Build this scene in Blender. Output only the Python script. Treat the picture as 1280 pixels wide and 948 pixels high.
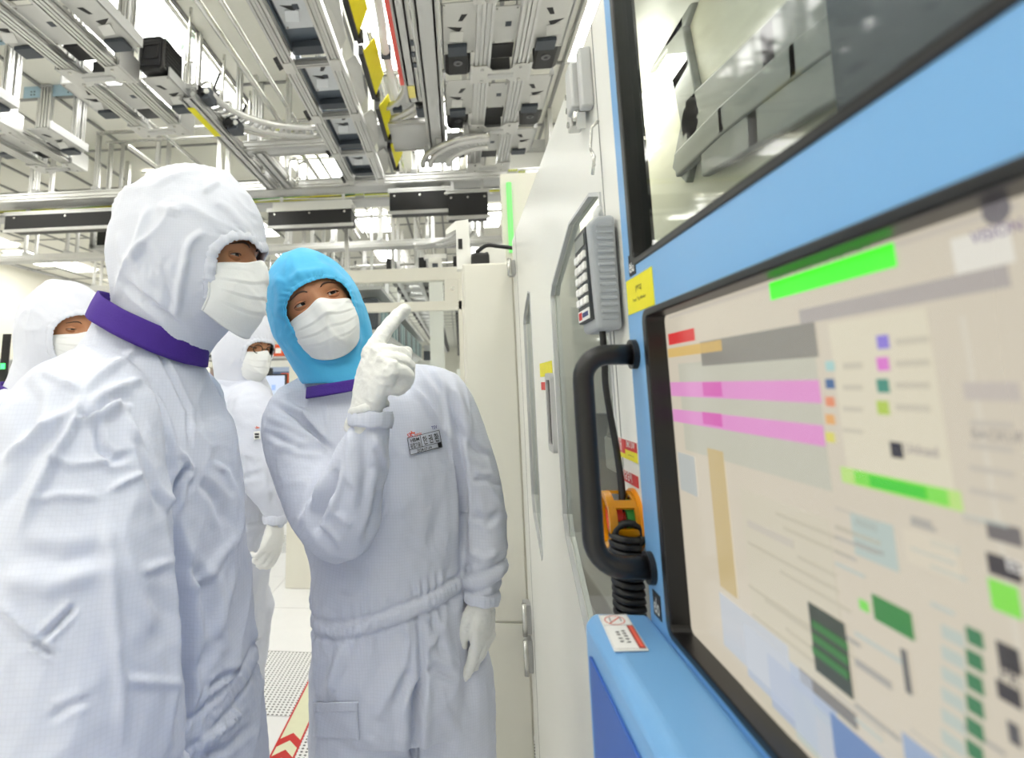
import bpy, bmesh, math, random
import numpy as np
from mathutils import Vector, Matrix, geometry

# ------------------------------------------------------------------ clear
for o in list(bpy.data.objects): bpy.data.objects.remove(o)
SC = bpy.context.scene
COL = SC.collection
random.seed(7)

# ------------------------------------------------------------------ camera
# solved from the vanishing points of the aisle, of the cross beams and of the uprights
F = 700.0; CX = 500.0; CY = 373.5; CAMZ = 1.43
def nrm(v):
    v = np.array(v, float); return v/np.linalg.norm(v)
dY = nrm(((574-CX)/F, -(482-CY)/F, -1))
dZ = np.array(((440-CX)/F, (CY+4100)/F, -1)); dZ = nrm(dZ-dY*np.dot(dZ, dY))
dX = np.cross(dY, dZ)
MW = np.array([dX, dY, dZ]).T
CAMP = np.array((0, 0, CAMZ))
def proj(p):
    q = MW @ (np.array(p, float)-CAMP); return CX+F*q[0]/-q[2], CY-F*q[1]/-q[2]
def projn(P):
    q = (P-CAMP) @ MW.T
    return np.stack((CX+F*q[:, 0]/-q[:, 2], CY-F*q[:, 1]/-q[:, 2]), 1), -q[:, 2]
def ray(x, y): return MW.T @ np.array(((x-CX)/F, (CY-y)/F, -1))
def onX(x, y, X=.21): r = ray(x, y); return CAMP+r*(X/r[0])
def onY(x, y, Y): r = ray(x, y); return CAMP+r*(Y/r[1])
def onZ(x, y, Z): r = ray(x, y); return CAMP+r*((Z-CAMZ)/r[2])

cd = bpy.data.cameras.new('camera'); cam = bpy.data.objects.new('camera', cd); COL.objects.link(cam)
cam.matrix_world = Matrix.Translation(Vector(CAMP)) @ Matrix([list(r) for r in MW.T]).to_4x4()
cd.sensor_width = 36; cd.lens = F/1280*36
cd.shift_x = (640-CX)/1280; cd.shift_y = (CY-474)/1280
cd.clip_start = .01
cd.dof.use_dof = True; cd.dof.focus_distance = 1.12; cd.dof.aperture_fstop = 4.5
SC.camera = cam

# ------------------------------------------------------------------ world / exposure
w = bpy.data.worlds.new('world'); SC.world = w; w.use_nodes = True
w.node_tree.nodes['Background'].inputs[0].default_value = (1, 1, 1, 1)
w.node_tree.nodes['Background'].inputs[1].default_value = .4
SC.view_settings.view_transform = 'Standard'; SC.view_settings.look = 'None'
SC.view_settings.exposure = 0.17; SC.view_settings.gamma = 1.0
SC.view_settings.use_curve_mapping = False
LIGHT = 9.0         # strength of the ceiling light diffusers

# ------------------------------------------------------------------ materials
def lin(c):
    out = []
    for v in c[:3]:
        v = v/255.
        out.append(v/12.92 if v <= .04045 else ((v+.055)/1.055)**2.4)
    return tuple(out)+(1.,)
MATS = {}
def mat(name, rgb, rough=.5, metal=0., var=.04, scale=30., bump=0., bscale=200., emit=0., alpha=1., trans=0., spec=.5, sss=0.):
    if name in MATS: return MATS[name]
    m = bpy.data.materials.new(name); m.use_nodes = True
    nt = m.node_tree; b = nt.nodes['Principled BSDF']; L = nt.links
    c = lin(rgb)
    tc = nt.nodes.new('ShaderNodeTexCoord')
    nz = nt.nodes.new('ShaderNodeTexNoise'); nz.inputs['Scale'].default_value = scale; nz.inputs['Detail'].default_value = 3
    L.new(tc.outputs['Object'], nz.inputs['Vector'])
    rp = nt.nodes.new('ShaderNodeMapRange'); rp.inputs[3].default_value = 1-var; rp.inputs[4].default_value = 1+var
    L.new(nz.outputs['Fac'], rp.inputs[0])
    mx = nt.nodes.new('ShaderNodeVectorMath'); mx.operation = 'SCALE'; mx.inputs[0].default_value = c[:3]
    L.new(rp.outputs[0], mx.inputs['Scale']); L.new(mx.outputs[0], b.inputs['Base Color'])
    b.inputs['Roughness'].default_value = rough; b.inputs['Metallic'].default_value = metal
    b.inputs['Specular IOR Level'].default_value = spec
    b.inputs['Transmission Weight'].default_value = trans
    b.inputs['Alpha'].default_value = alpha
    if sss: 
        b.inputs['Subsurface Weight'].default_value = sss; b.inputs['Subsurface Radius'].default_value = (.01, .004, .002)
        b.inputs['Subsurface Scale'].default_value = .3
    if emit:
        L.new(mx.outputs[0], b.inputs['Emission Color']); b.inputs['Emission Strength'].default_value = emit
    if bump:
        n2 = nt.nodes.new('ShaderNodeTexNoise'); n2.inputs['Scale'].default_value = bscale; n2.inputs['Detail'].default_value = 4
        L.new(tc.outputs['Object'], n2.inputs['Vector'])
        bp = nt.nodes.new('ShaderNodeBump'); bp.inputs['Strength'].default_value = bump; bp.inputs['Distance'].default_value = .01
        L.new(n2.outputs['Fac'], bp.inputs['Height']); L.new(bp.outputs[0], b.inputs['Normal'])
    MATS[name] = m; return m

def node_mat(name):
    m = bpy.data.materials.new(name); m.use_nodes = True; MATS[name] = m
    return m, m.node_tree, m.node_tree.nodes['Principled BSDF']

# ------------------------------------------------------------------ mesh helpers
WL = {}
class MB:
    def __init__(s): s.v = []; s.f = []; s.mi = []; s.k = 0
    def add(s, vs, fs):
        o = len(s.v); s.v += [tuple(map(float, v)) for v in vs]
        for f in fs: s.f.append(tuple(i+o for i in f)); s.mi.append(s.k)
        return s
    def box(s, x0, x1, y0, y1, z0, z1):
        vs = [(x, y, z) for x in (x0, x1) for y in (y0, y1) for z in (z0, z1)]
        return s.add(vs, [(0, 1, 3, 2), (4, 6, 7, 5), (0, 4, 5, 1), (2, 3, 7, 6), (0, 2, 6, 4), (1, 5, 7, 3)])
    def obox(s, c, ax, ay, az, hx, hy, hz):
        c = Vector(c); ax = Vector(ax).normalized()*hx; ay = Vector(ay).normalized()*hy; az = Vector(az).normalized()*hz
        vs = [c+ax*i+ay*j+az*k for i in (-1, 1) for j in (-1, 1) for k in (-1, 1)]
        return s.add(vs, [(0, 1, 3, 2), (4, 6, 7, 5), (0, 4, 5, 1), (2, 3, 7, 6), (0, 2, 6, 4), (1, 5, 7, 3)])
    def prism(s, poly, ext):
        n = len(poly); e = Vector(ext); P = [Vector(p) for p in poly]
        vs = P+[p+e for p in P]
        fs = [tuple(range(n))[::-1], tuple(range(n, 2*n))]+[(i, (i+1) % n, n+(i+1) % n, n+i) for i in range(n)]
        return s.add(vs, fs)
    def loft(s, rings, cap=True, closed=True):
        n = len(rings[0]); vs = [p for r in rings for p in r]; fs = []
        for j in range(len(rings)-1):
            for i in range(n if closed else n-1):
                a = j*n+i; b = j*n+(i+1) % n; fs.append((a, b, b+n, a+n))
        if cap and closed:
            fs.append(tuple(range(n))[::-1]); fs.append(tuple(range((len(rings)-1)*n, len(rings)*n)))
        return s.add(vs, fs)
    def tube(s, path, r, n=8, cap=True, up=None):
        P = [Vector(p) for p in path]; rings = []; R = r if isinstance(r, (list, tuple)) else [r]*len(P)
        prev = None
        for i, p in enumerate(P):
            t = (P[min(i+1, len(P)-1)]-P[max(i-1, 0)]).normalized()
            if prev is None:
                a = t.orthogonal().normalized() if up is None else Vector(up).cross(t).normalized()
            else:
                a = (prev-t*prev.dot(t)).normalized()
            prev = a; b = t.cross(a)
            rings.append([p+(a*math.cos(q)+b*math.sin(q))*R[i] for q in [2*math.pi*k/n for k in range(n)]])
        return s.loft(rings, cap)
    def cyl(s, p0, p1, r, n=16, r2=None): return s.tube([p0, p1], [r, r if r2 is None else r2], n)
    def lathe(s, o, axis, prof, n=24):
        o = Vector(o); ax = Vector(axis).normalized(); a = ax.orthogonal().normalized(); b = ax.cross(a)
        rings = [[o+ax*h+(a*math.cos(q)+b*math.sin(q))*max(r, 1e-5) for q in [2*math.pi*k/n for k in range(n)]] for r, h in prof]
        return s.loft(rings, True)
    def plate(s, outer, holes, fn, t):
        """2-D outline with holes; fn(u,v,d) -> 3-D point, d in (0,t)"""
        loops = [outer]+list(holes)
        tri = geometry.tessellate_polygon([[Vector((u, v, 0)) for u, v in l] for l in loops])
        flat = [p for l in loops for p in l]; n = len(flat)
        vs = [fn(u, v, 0) for u, v in flat]+[fn(u, v, t) for u, v in flat]
        fs = [tuple(a) for a in tri]+[tuple(i+n for i in a[::-1]) for a in tri]
        o = 0
        for l in loops:
            m = len(l)
            for i in range(m): fs.append((o+i, o+(i+1) % m, n+o+(i+1) % m, n+o+i))
            o += m
        return s.add(vs, fs)
    def rail(s, p0, p1, w, h, up=(0, 0, 1), slots=1):
        """aluminium extrusion with T-slot grooves"""
        p0 = Vector(p0); p1 = Vector(p1); t = (p1-p0).normalized(); u = Vector(up); a = t.cross(u).normalized(); b = a.cross(t).normalized()
        g = min(w, h)*.12; d = min(w, h)*.34
        def side(L, n):   # points along one side
            out = [(-L/2, 0)]
            for k in range(n):
                c = -L/2+(k+.5)*L/n
                out += [(c-g, 0), (c-g, d), (c+g, d), (c+g, 0)]
            return out
        pts = []
        ns = slots if h > w*1.3 else 1; nw = slots if w > h*1.3 else 1
        for q, dd in side(w, nw): pts.append((q, -h/2+dd))
        for q, dd in side(h, ns): pts.append((w/2-dd, q))
        for q, dd in side(w, nw): pts.append((-q, h/2-dd))
        for q, dd in side(h, ns): pts.append((-w/2+dd, -q))
        tri = geometry.tessellate_polygon([[Vector((x, y, 0)) for x, y in pts]])
        n = len(pts)
        vs = [p0+a*x+b*y for x, y in pts]+[p1+a*x+b*y for x, y in pts]
        fs = [(i, (i+1) % n, n+(i+1) % n, n+i) for i in range(n)]
        fs += [tuple(q) for q in tri]+[tuple(i+n for i in q[::-1]) for q in tri]
        return s.add(vs, fs)
    def build(s, name, m, parent=None, smooth=False, bevel=0, auto=None, kind=None, label=None, seg=2):
        V = np.array(s.v); c = (V.min(0)+V.max(0))/2
        me = bpy.data.meshes.new(name); me.from_pydata([tuple(p) for p in (V-c)], [], s.f)
        ms = m if isinstance(m, (list, tuple)) else [m]
        for q in ms: me.materials.append(q)
        if len(ms) > 1:
            for p, k in zip(me.polygons, s.mi): p.material_index = k
        bm = bmesh.new(); bm.from_mesh(me); bmesh.ops.recalc_face_normals(bm, faces=bm.faces); bm.to_mesh(me); bm.free()
        if smooth or auto:
            for p in me.polygons: p.use_smooth = True
            if auto: me.set_sharp_from_angle(angle=math.radians(auto))
        o = bpy.data.objects.new(name, me); COL.objects.link(o)
        put(o, c, parent)
        if bevel:
            bv = o.modifiers.new('b', 'BEVEL'); bv.width = bevel; bv.segments = seg; bv.limit_method = 'ANGLE'; bv.angle_limit = math.radians(40)
        if kind: o['kind'] = kind
        if label: o['label'] = label
        return o
def put(o, c, parent):
    c = np.array(c, float)
    if parent is not None:
        o.parent = parent; o.location = Vector(c-WL[parent.name])
    else: o.location = Vector(c)
    WL[o.name] = c
def tag(o, label, cat, group=None):
    o['label'] = label; o['category'] = cat
    if group: o['group'] = group
    return o
def thing(name, label, cat, loc=(0, 0, 0), group=None):
    o = bpy.data.objects.new(name, None); COL.objects.link(o); o.empty_display_size = .1
    put(o, loc, None); return tag(o, label, cat, group)
def struct(o): o['kind'] = 'structure'; return o
def copy_tree(o, delta=(0, 0, 0), parent=None, label=None):
    c = o.copy(); COL.objects.link(c)
    if parent is None: c.location = o.location+Vector(delta)
    else: c.parent = parent
    WL[c.name] = WL[o.name]+np.array(delta, float)
    if label: c['label'] = label
    for ch in [x for x in bpy.data.objects if x.parent == o]: copy_tree(ch, delta, c)
    return c
def rrect(u0, u1, v0, v1, r, n=5):
    out = []
    for cx, cy, a0 in ((u1-r, v1-r, 0), (u0+r, v1-r, 90), (u0+r, v0+r, 180), (u1-r, v0+r, 270)):
        for k in range(n+1):
            a = math.radians(a0+90*k/n); out.append((cx+r*math.cos(a), cy+r*math.sin(a)))
    return out
def text_mesh(txt, size, fn, mb, align='CENTER', bold=.012):
    """lettering as flat mesh; fn(u,v)->3-D"""
    cu = bpy.data.curves.new('t', 'FONT'); cu.body = txt; cu.size = size; cu.align_x = align; cu.resolution_u = 2; cu.offset = bold*size
    ob = bpy.data.objects.new('t', cu); COL.objects.link(ob)
    dg = bpy.context.evaluated_depsgraph_get(); me = bpy.data.meshes.new_from_object(ob.evaluated_get(dg))
    mb.add([fn(v.co.x, v.co.y) for v in me.vertices], [tuple(p.vertices) for p in me.polygons])
    bpy.data.objects.remove(ob); bpy.data.curves.remove(cu); bpy.data.meshes.remove(me)
# ------------------------------------------------------------------ shared materials
M_alu = mat('aluminium', (214, 214, 212), .32, .75, .05, 12, .03, 90)
M_alu2 = mat('painted_grey_metal', (196, 197, 196), .45, .2, .04, 8)
M_cream = mat('cream_painted_metal', (226, 224, 212), .42, 0, .02, 6, .02, 300)
M_white = mat('white_painted_metal', (238, 238, 232), .28, 0, .02, 5, .015, 400)
M_tile = mat('ceiling_tile', (240, 239, 229), .8, 0, .03, 60, .1, 300)
M_tbar = mat('ceiling_tbar', (150, 150, 148), .5, .1, .03, 20)
M_light = mat('light_diffuser', (255, 254, 250), .5, 0, .0, 5, emit=LIGHT)
M_black = mat('black_plastic', (22, 22, 24), .38, 0, .1, 40, .05, 400)
M_blackm = mat('black_panel', (26, 26, 28), .45, 0, .15, 8)
M_dark = mat('dark_grey_metal', (74, 80, 88), .4, .4, .08, 14)
M_yellow = mat('yellow_label', (236, 226, 24), .5, 0, .06, 25)
M_red = mat('red_label', (205, 40, 38), .5, 0, .05, 30)
M_paper = mat('white_label', (244, 244, 240), .55, 0, .02, 30)
M_ink = mat('black_print', (24, 24, 28), .6, 0, .05, 50)
M_steel = mat('steel_pipe', (205, 205, 200), .25, .85, .05, 15)
M_blue = mat('blue_painted_metal', (118, 172, 222), .34, 0, .03, 5, .02, 300)
M_angle = mat('blue_zinc_angle', (176, 205, 222), .4, .3, .06, 18)
M_gangle = mat('green_zinc_angle', (176, 198, 186), .4, .3, .08, 18)
M_plateg = mat('tray_plate', (206, 206, 202), .4, .15, .04, 20)
M_orange = mat('orange_print', (230, 90, 40), .55, 0, .05, 30)
M_green = mat('green_plastic', (60, 160, 70), .4, 0, .05, 30)
def glass_mat(name, tint=(235, 240, 240), rough=.02, mixf=.75):
    m = bpy.data.materials.new(name); m.use_nodes = True; nt = m.node_tree; nt.nodes.clear()
    out = nt.nodes.new('ShaderNodeOutputMaterial'); mx = nt.nodes.new('ShaderNodeMixShader')
    tr = nt.nodes.new('ShaderNodeBsdfTransparent'); tr.inputs[0].default_value = lin(tint)
    gl = nt.nodes.new('ShaderNodeBsdfGlossy'); gl.inputs['Roughness'].default_value = rough
    fr = nt.nodes.new('ShaderNodeFresnel'); fr.inputs[0].default_value = 1.5
    sc = nt.nodes.new('ShaderNodeMath'); sc.operation = 'MULTIPLY'; sc.inputs[1].default_value = mixf
    ge = nt.nodes.new('ShaderNodeNewGeometry'); iv = nt.nodes.new('ShaderNodeMath'); iv.operation = 'SUBTRACT'; iv.inputs[0].default_value = 1.
    m2 = nt.nodes.new('ShaderNodeMath'); m2.operation = 'MULTIPLY'
    nt.links.new(ge.outputs['Backfacing'], iv.inputs[1]); nt.links.new(fr.outputs[0], sc.inputs[0]); nt.links.new(sc.outputs[0], m2.inputs[0]); nt.links.new(iv.outputs[0], m2.inputs[1]); nt.links.new(m2.outputs[0], mx.inputs[0])
    nt.links.new(tr.outputs[0], mx.inputs[1]); nt.links.new(gl.outputs[0], mx.inputs[2]); nt.links.new(mx.outputs[0], out.inputs[0])
    MATS[name] = m; return m
M_glass = glass_mat('clear_pane', (250, 252, 252), .02, .5)
M_glass2 = glass_mat('machine_pane', (243, 246, 246), .05, .8)
def floor_mat(name, perf):
    m, nt, b = node_mat(name); L = nt.links
    tc = nt.nodes.new('ShaderNodeTexCoord'); nz = nt.nodes.new('ShaderNodeTexNoise'); nz.inputs['Scale'].default_value = 9
    L.new(tc.outputs['Object'], nz.inputs[0])
    cr = nt.nodes.new('ShaderNodeMapRange'); cr.inputs[3].default_value = .86; cr.inputs[4].default_value = .91
    L.new(nz.outputs['Fac'], cr.inputs[0])
    b.inputs['Roughness'].default_value = .3
    if perf:
        vm = nt.nodes.new('ShaderNodeVectorMath'); vm.operation = 'MODULO'; vm.inputs[1].default_value = (.02, .02, 1)
        ad = nt.nodes.new('ShaderNodeVectorMath'); ad.operation = 'ADD'; ad.inputs[1].default_value = (2, 2, 0)
        L.new(tc.outputs['Object'], ad.inputs[0]); L.new(ad.outputs[0], vm.inputs[0])
        sb = nt.nodes.new('ShaderNodeVectorMath'); sb.operation = 'DISTANCE'; sb.inputs[1].default_value = (.01, .01, 0)
        ml = nt.nodes.new('ShaderNodeVectorMath'); ml.operation = 'MULTIPLY'; ml.inputs[1].default_value = (1, 1, 0)
        L.new(vm.outputs[0], ml.inputs[0]); L.new(ml.outputs[0], sb.inputs[0])
        st = nt.nodes.new('ShaderNodeMath'); st.operation = 'GREATER_THAN'; st.inputs[1].default_value = .0055
        L.new(sb.outputs['Value'], st.inputs[0])
        mr = nt.nodes.new('ShaderNodeMapRange'); mr.inputs[3].default_value = .12
        L.new(st.outputs[0], mr.inputs[0]); L.new(cr.outputs[0], mr.inputs[4]); L.new(mr.outputs[0], b.inputs['Base Color'])
    else: L.new(cr.outputs[0], b.inputs['Base Color'])
    return m
M_floor = floor_mat('vinyl_floor_tile', False); M_perf = floor_mat('perforated_floor_tile', True)
# ------------------------------------------------------------------ room shell
CEIL = 4.25
RX0, RX1, RY0, RY1 = -10., 5., -4., 42.
fl = struct(MB().box(RX0, RX1, RY0, RY1, -.06, -.012).build('floor', M_floor))
def floor_tile(x, y, perf):
    g = .003
    return MB().box(x+g, x+.6-g, y+g, y+.6-g, -.012, 0).build('perforated_tile' if perf else 'floor_tile', M_perf if perf else M_floor, fl)
t0 = floor_tile(-.755-.6, 2.05, False); tp = floor_tile(-.755-.6, 2.65, True)
for i in range(-9, 3):
    for j in range(-4, 17):
        if (i, j) in ((-1, 0), (-1, 1)): continue
        perf = j in (1, 5, 9) or (i >= 0 and j in (0, 1, 2))
        s = tp if perf else t0
        c = s.copy(); COL.objects.link(c)
        c.location = s.location+Vector((.6*(i+1), .6*(j-(1 if perf else 0)), 0))
struct(MB().box(RX0-.1, RX0, RY0, RY1, 0, CEIL).build('wall_left', M_cream))
struct(MB().box(RX1, RX1+.1, RY0, RY1, 0, CEIL).build('wall_right', M_cream))
struct(MB().box(RX0, RX1, RY1, RY1+.1, 0, CEIL).build('wall_far', M_cream))
struct(MB().box(RX0, RX1, RY0-.1, RY0, 0, CEIL).build('wall_near', M_cream))
ce = struct(MB().box(RX0, RX1, RY0, RY1, CEIL+.02, CEIL+.1).build('ceiling', M_tile))
# T-bars
for i in range(0, 26):
    x = -2.0+.6*(i-13)
    if RX0 < x < RX1: MB().box(x-.014, x+.014, RY0, RY1, CEIL-.022, CEIL+.0).build('ceiling_bar', M_tbar, ce)
for j in range(-3, 33):
    y = 4.7+1.2*(j-2)
    if RY0 < y < RY1: MB().box(RX0, RX1, y-.014, y+.014, CEIL-.016, CEIL+.0).build('ceiling_bar', M_tbar, ce)
base = None
for i in range(0, 22):
    for j in range(-1, 12):
        x = -2.0+.6*(i-12); y = 4.7+1.2*(j-2)
        if not (-8.7 < x < 2.8): continue
        if base is None: base = MB().box(x+.012, x+.588, y+.012, y+1.188, CEIL, CEIL+.02).build('ceiling_tile', M_tile, ce); bx, by = x, y
        else:
            c = base.copy(); COL.objects.link(c); c.location = base.location+Vector((x-bx, y-by, 0))
# lights
def ceiling_light(x0, x1, y0, y1, label):
    t = thing('ceiling_light', label, 'light', ((x0+x1)/2, (y0+y1)/2, CEIL-.03), 'recessed ceiling light panels')
    mb = MB(); fw = .025; z0, z1 = CEIL-.045, CEIL-.022
    mb.box(x0, x1, y0, y0+fw, z0, z1).box(x0, x1, y1-fw, y1, z0, z1).box(x0, x0+fw, y0+fw, y1-fw, z0, z1).box(x1-fw, x1, y0+fw, y1-fw, z0, z1)
    mb.build('frame', M_white, t)
    MB().box(x0+fw, x1-fw, y0+fw, y1-fw, z0+.008, z1-.002).build('diffuser', M_light, t)
    n = max(2, int((y1-y0)/.3))
    for k in range(1, n): MB().box(x0+fw, x1-fw, y0+(y1-y0)*k/n-.004, y0+(y1-y0)*k/n+.004, z0+.001, z0+.008).build('louvre', M_white, t)
    return t
LL = 'bright rectangular light panel set in the cream ceiling grid'
ceiling_light(-4.02, -3.3, 6.55, 7.15, 'small square light panel above the white hooded man in the purple collar')
ceiling_light(-2.5, -2.02, 3.3, 5.1, 'long light strip beside the rack holding the ribbed black carrier')
ceiling_light(1.0, 1.42, 2.9, 4.66, 'long light strip above the machine with the blue front')
ceiling_light(-2.05, -1.3, 6.4, 7.7, 'broad light panel beyond the rack with yellow plates')
ceiling_light(-.45, .1, 5.2, 7.0, 'light panel between the yellow-plate rack and the black-box rack')
ceiling_light(-.75, -.3, 2.6, 4.6, 'light strip over the red strip and the grey track')
ceiling_light(-3.2, -2.75, 3.6, 5.0, 'light strip behind the uprights that carry the greenish angle bracket')
for x in (-9.0, -6.0, -3.8, -1.4, .5, 2.6):
    for y in (-3.2, -1.2, .8, 8.6, 11, 13.4, 15.8, 18.2, 20.6, 24, 28, 32, 36):
        if x in (-1.4, .5) and y > 8: x2 = x-.3
        else: x2 = x
        ceiling_light(x2, x2+.6, y, y+1.2, LL)
for x, y in ((-9.0, 3.2), (-6.3, 3.2), (-9.0, 5.8), (-9.3, 10.3), (2.6, 3.2), (2.6, 5.8), (-5.0, 2.0)):
    ceiling_light(x, x+.6, y, y+1.2, LL)
# floor marking tape
t = thing('floor_tape', 'cream floor marking tape with red arrow chevrons along the aisle', 'floor tape', (-.72, 3, 0))
x0, x1 = -.775, -.690
MB().box(x0, x1, .5, 12, 0, .0012).build('tape', mat('tape_cream', (232, 232, 200), .5), t)
mb = MB()
mb.box(x0-.008, x0, .5, 12, 0, .0014).box(x1, x1+.008, .5, 12, 0, .0014); mb.build('border', M_red, t)
for y in (2.22, 2.33, 2.44, 2.9, 2.98, 4.2, 4.3):
    xm = (x0+x1)/2
    if 2.8 < y < 3: MB().box(x0+.02, x1-.02, y, y+.04, .0012, .0018).build('mark', M_red, t)
    else: MB().prism([(x0, y, .0012), (xm, y+.045, .0012), (x1, y, .0012), (x1, y+.05, .0012), (xm, y+.095, .0012), (x0, y+.05, .0012)], (0, 0, .0006)).build('chevron', M_red, t)
# ------------------------------------------------------------------ process machine on the right
XW = .21
MT = thing('inspection_machine', 'white process machine with a blue operator front, monitor and black grab handle', 'machine', (.6, .8, 0))
def fx(u, v, d): return (XW+d, u, v)            # plate in the Y-Z plane
YB = .672                                       # white panel / blue front joint
TOP = 1.955
# window outlines from the photograph
def pl(pts, X=XW): return [tuple(onX(x, y, X)[1:]) for x, y in pts]
w1 = pl([(655, 402), (657, 396), (666, 388), (669, 392), (683, 655), (682, 664), (678, 660), (668, 641)])
w1 = [(1.80, 1.10), (1.80, 1.62), (1.78, 1.645), (1.66, 1.70), (1.62, 1.69), (1.62, .98), (1.64, .96), (1.78, 1.05)]
w2 = [(1.26, 1.16), (1.26, 1.625), (1.235, 1.645), (1.02, 1.72), (.86, 1.72), (.80, 1.70), (.80, .98), (.83, .96), (1.04, .96), (1.24, 1.12)]
side = [(YB, .03), (YB, TOP), (2.05, TOP), (2.05, .03)]
MB().plate(side, [w1, w2], fx, .018).build('side_panel', M_white, MT)
# shell
sh = MB(); sh.box(XW, 1.3, 2.035, 2.05, .03, TOP).box(1.28, 1.3, -.6, 2.035, .03, 2.3).box(XW+.018, 1.28, -.6, 2.035, .03, .06)
sh.box(XW+.018, 1.28, YB, 2.035, TOP-.02, TOP).box(XW, 1.3, -.6, -.58, .06, 2.3).box(XW+.02, 1.28, -.58, YB, 2.28, 2.3).box(XW+.02, 1.28, YB-.01, YB, TOP, 2.28)
sh.build('outer_shell', M_white, MT)
# door gaps (recessed joints drawn as thin inset strips)
gm = mat('panel_gap', (150, 150, 146), .6)
g = MB()
for y in (1.92, .78): MB().box(XW-.0006, XW+.001, y, y+.003, .03, TOP).build('panel_joint', gm, MT)
# panes with gaskets
def ring2(poly, k):
    c = np.mean(poly, 0); return [tuple(c+(np.array(p)-c)*np.array(k)) for p in poly]
gas = mat('grey_gasket', (200, 202, 202), .5)
for i, wp in enumerate((w1, w2)):
    MB().plate(ring2(wp, (1.015, 1.006)), [ring2(wp, (.985, .993))], lambda u, v, d: (XW-.002+d, u, v), .008).build('window_gasket', gas, MT)
    MB().plate(wp, [], lambda u, v, d: (XW+.008+d, u, v), .003).build('window_pane', M_glass2, MT)
# interior seen through the panes
inn = mat('machine_interior', (196, 200, 204), .5, .1)
MB().box(.62, .64, .68, 2.03, .3, 1.9).build('inner_wall', inn, MT)
for k, (y0, y1, z0, z1, X0, X1, mm) in enumerate((
        (.95, 1.25, 1.0, 1.22, .34, .55, M_dark), (1.05, 1.5, 1.22, 1.3, .36, .5, M_alu), (.85, 1.9, .9, .97, .3, .6, M_alu2),
        (1.3, 1.36, 1.0, 1.85, .42, .48, M_alu), (1.0, 1.06, 1.3, 1.85, .42, .48, M_alu), (1.4, 1.8, 1.35, 1.6, .45, .58, M_alu2),
        (1.1, 1.22, 1.5, 1.62, .4, .5, M_alu2), (1.55, 1.62, .97, 1.35, .35, .42, M_dark), (.9, 1.7, 1.66, 1.7, .4, .46, M_steel), (1.1, 1.2, 1.38, 1.44, .38, .44, M_dark))):
    MB().box(X0, X1, y0, y1, z0, z1).build('inner_module', mm, MT, bevel=.006)
mb = MB()
for k in range(7): mb.tube([(.36+.02*(k % 3), 1.15+.05*k, 1.3), (.38, 1.13+.05*k, 1.42), (.42, 1.17+.05*k, 1.66)], .006, 6)
mb.build('inner_hose', M_steel, MT, smooth=True)
led = mat('blue_led', (70, 190, 255), .4, emit=3)
for y, z in ((1.16, 1.52), (1.2, 1.52), (1.16, 1.56)): MB().box(.395, .4, y, y+.015, z, z+.01).build('indicator_lamp', led, MT)
# flush pull handle with black recess
hp = MB().plate(rrect(1.285, 1.36, 1.28, 1.455, .012), [rrect(1.297, 1.348, 1.295, 1.44, .008)], lambda u, v, d: (XW-.009+d, u, v), .010).build('pull_handle', M_alu2, MT)
MB().box(XW-.004, XW-.0005, 1.297, 1.348, 1.295, 1.44).build('recess', M_black, hp)
# stickers under the first window
def sticker(px0, py0, px1, py1, m, name='sticker', X=XW, lift=.0012, parent=None):
    a = onX(px0, py0, X); b = onX(px1, py1, X)
    y0, y1 = sorted((a[1], b[1])); z0, z1 = sorted((a[2], b[2]))
    return MB().box(X-lift, X-.0002, y0, y1, z0, z1).build(name, m, parent or MT), (y0, y1, z0, z1)
s1, _ = sticker(675, 455, 691, 470, M_yellow); s2, _ = sticker(676, 472, 691, 489, M_paper)
s3, r3 = sticker(677, 478, 684, 488, M_red, lift=.0016)
def dots(parent, r, n, X, m=M_ink, h=.5, rows=None, name='print'):
    y0, y1, z0, z1 = r; mb = MB()
    for k in range(n):
        z = z1-(k+.75)*(z1-z0)/(n+.5); hh = (z1-z0)/(n+.5)*h
        a = y1-(y1-y0)*.12; 
        while a > y0+(y1-y0)*.14:
            ww = (y1-y0)*random.uniform(.06, .14); b = max(a-ww, y0+(y1-y0)*.1)
            mb.box(X-.0004, X, b, a, z, z+hh); a = b-(y1-y0)*.04
    return mb.build(name, m, parent)
# hinges
for px, py0, py1 in ((662, 752, 783), (664, 797, 830), (643, 327, 347)):
    a = onX(px, py0); b = onX(px, py1)
    h = MB().box(XW-.022, XW, a[1]-.03, a[1]+.02, b[2], a[2]).build('hinge', M_alu2, MT, bevel=.003)
    MB().cyl((XW-.022, a[1]-.035, b[2]-.004), (XW-.022, a[1]-.035, a[2]+.004), .008, 10).build('hinge_pin', M_steel, h, smooth=True)
# latch box near the top
a = onX(717, 120); 
lt = MB().box(XW-.018, XW, .795, .815, 1.835, 1.93).build('latch', M_alu2, MT, bevel=.003)
MB().box(XW-.028, XW-.004, .817, .855, 1.845, 1.92).build('latch_body', M_alu2, lt, bevel=.004)
MB().box(XW-.022, XW-.002, .858, .885, 1.832, 1.90).build('latch_plate', M_alu, lt, bevel=.003)
for z in (1.842, 1.866, 1.89): MB().cyl((XW-.025, .872, z), (XW-.021, .872, z), .005, 10).build('screw', M_steel, lt)
MB().cyl((XW-.014, .835, 1.845), (XW-.014, .835, 1.834), .010, 14).build('latch_knob', M_steel, lt)
MB().obox((XW-.014, .825, 1.826), (1, 0, 0), (0, 1, .3), (0, -.3, 1), .006, .004, .012).build('latch_tab', M_alu, lt)
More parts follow.
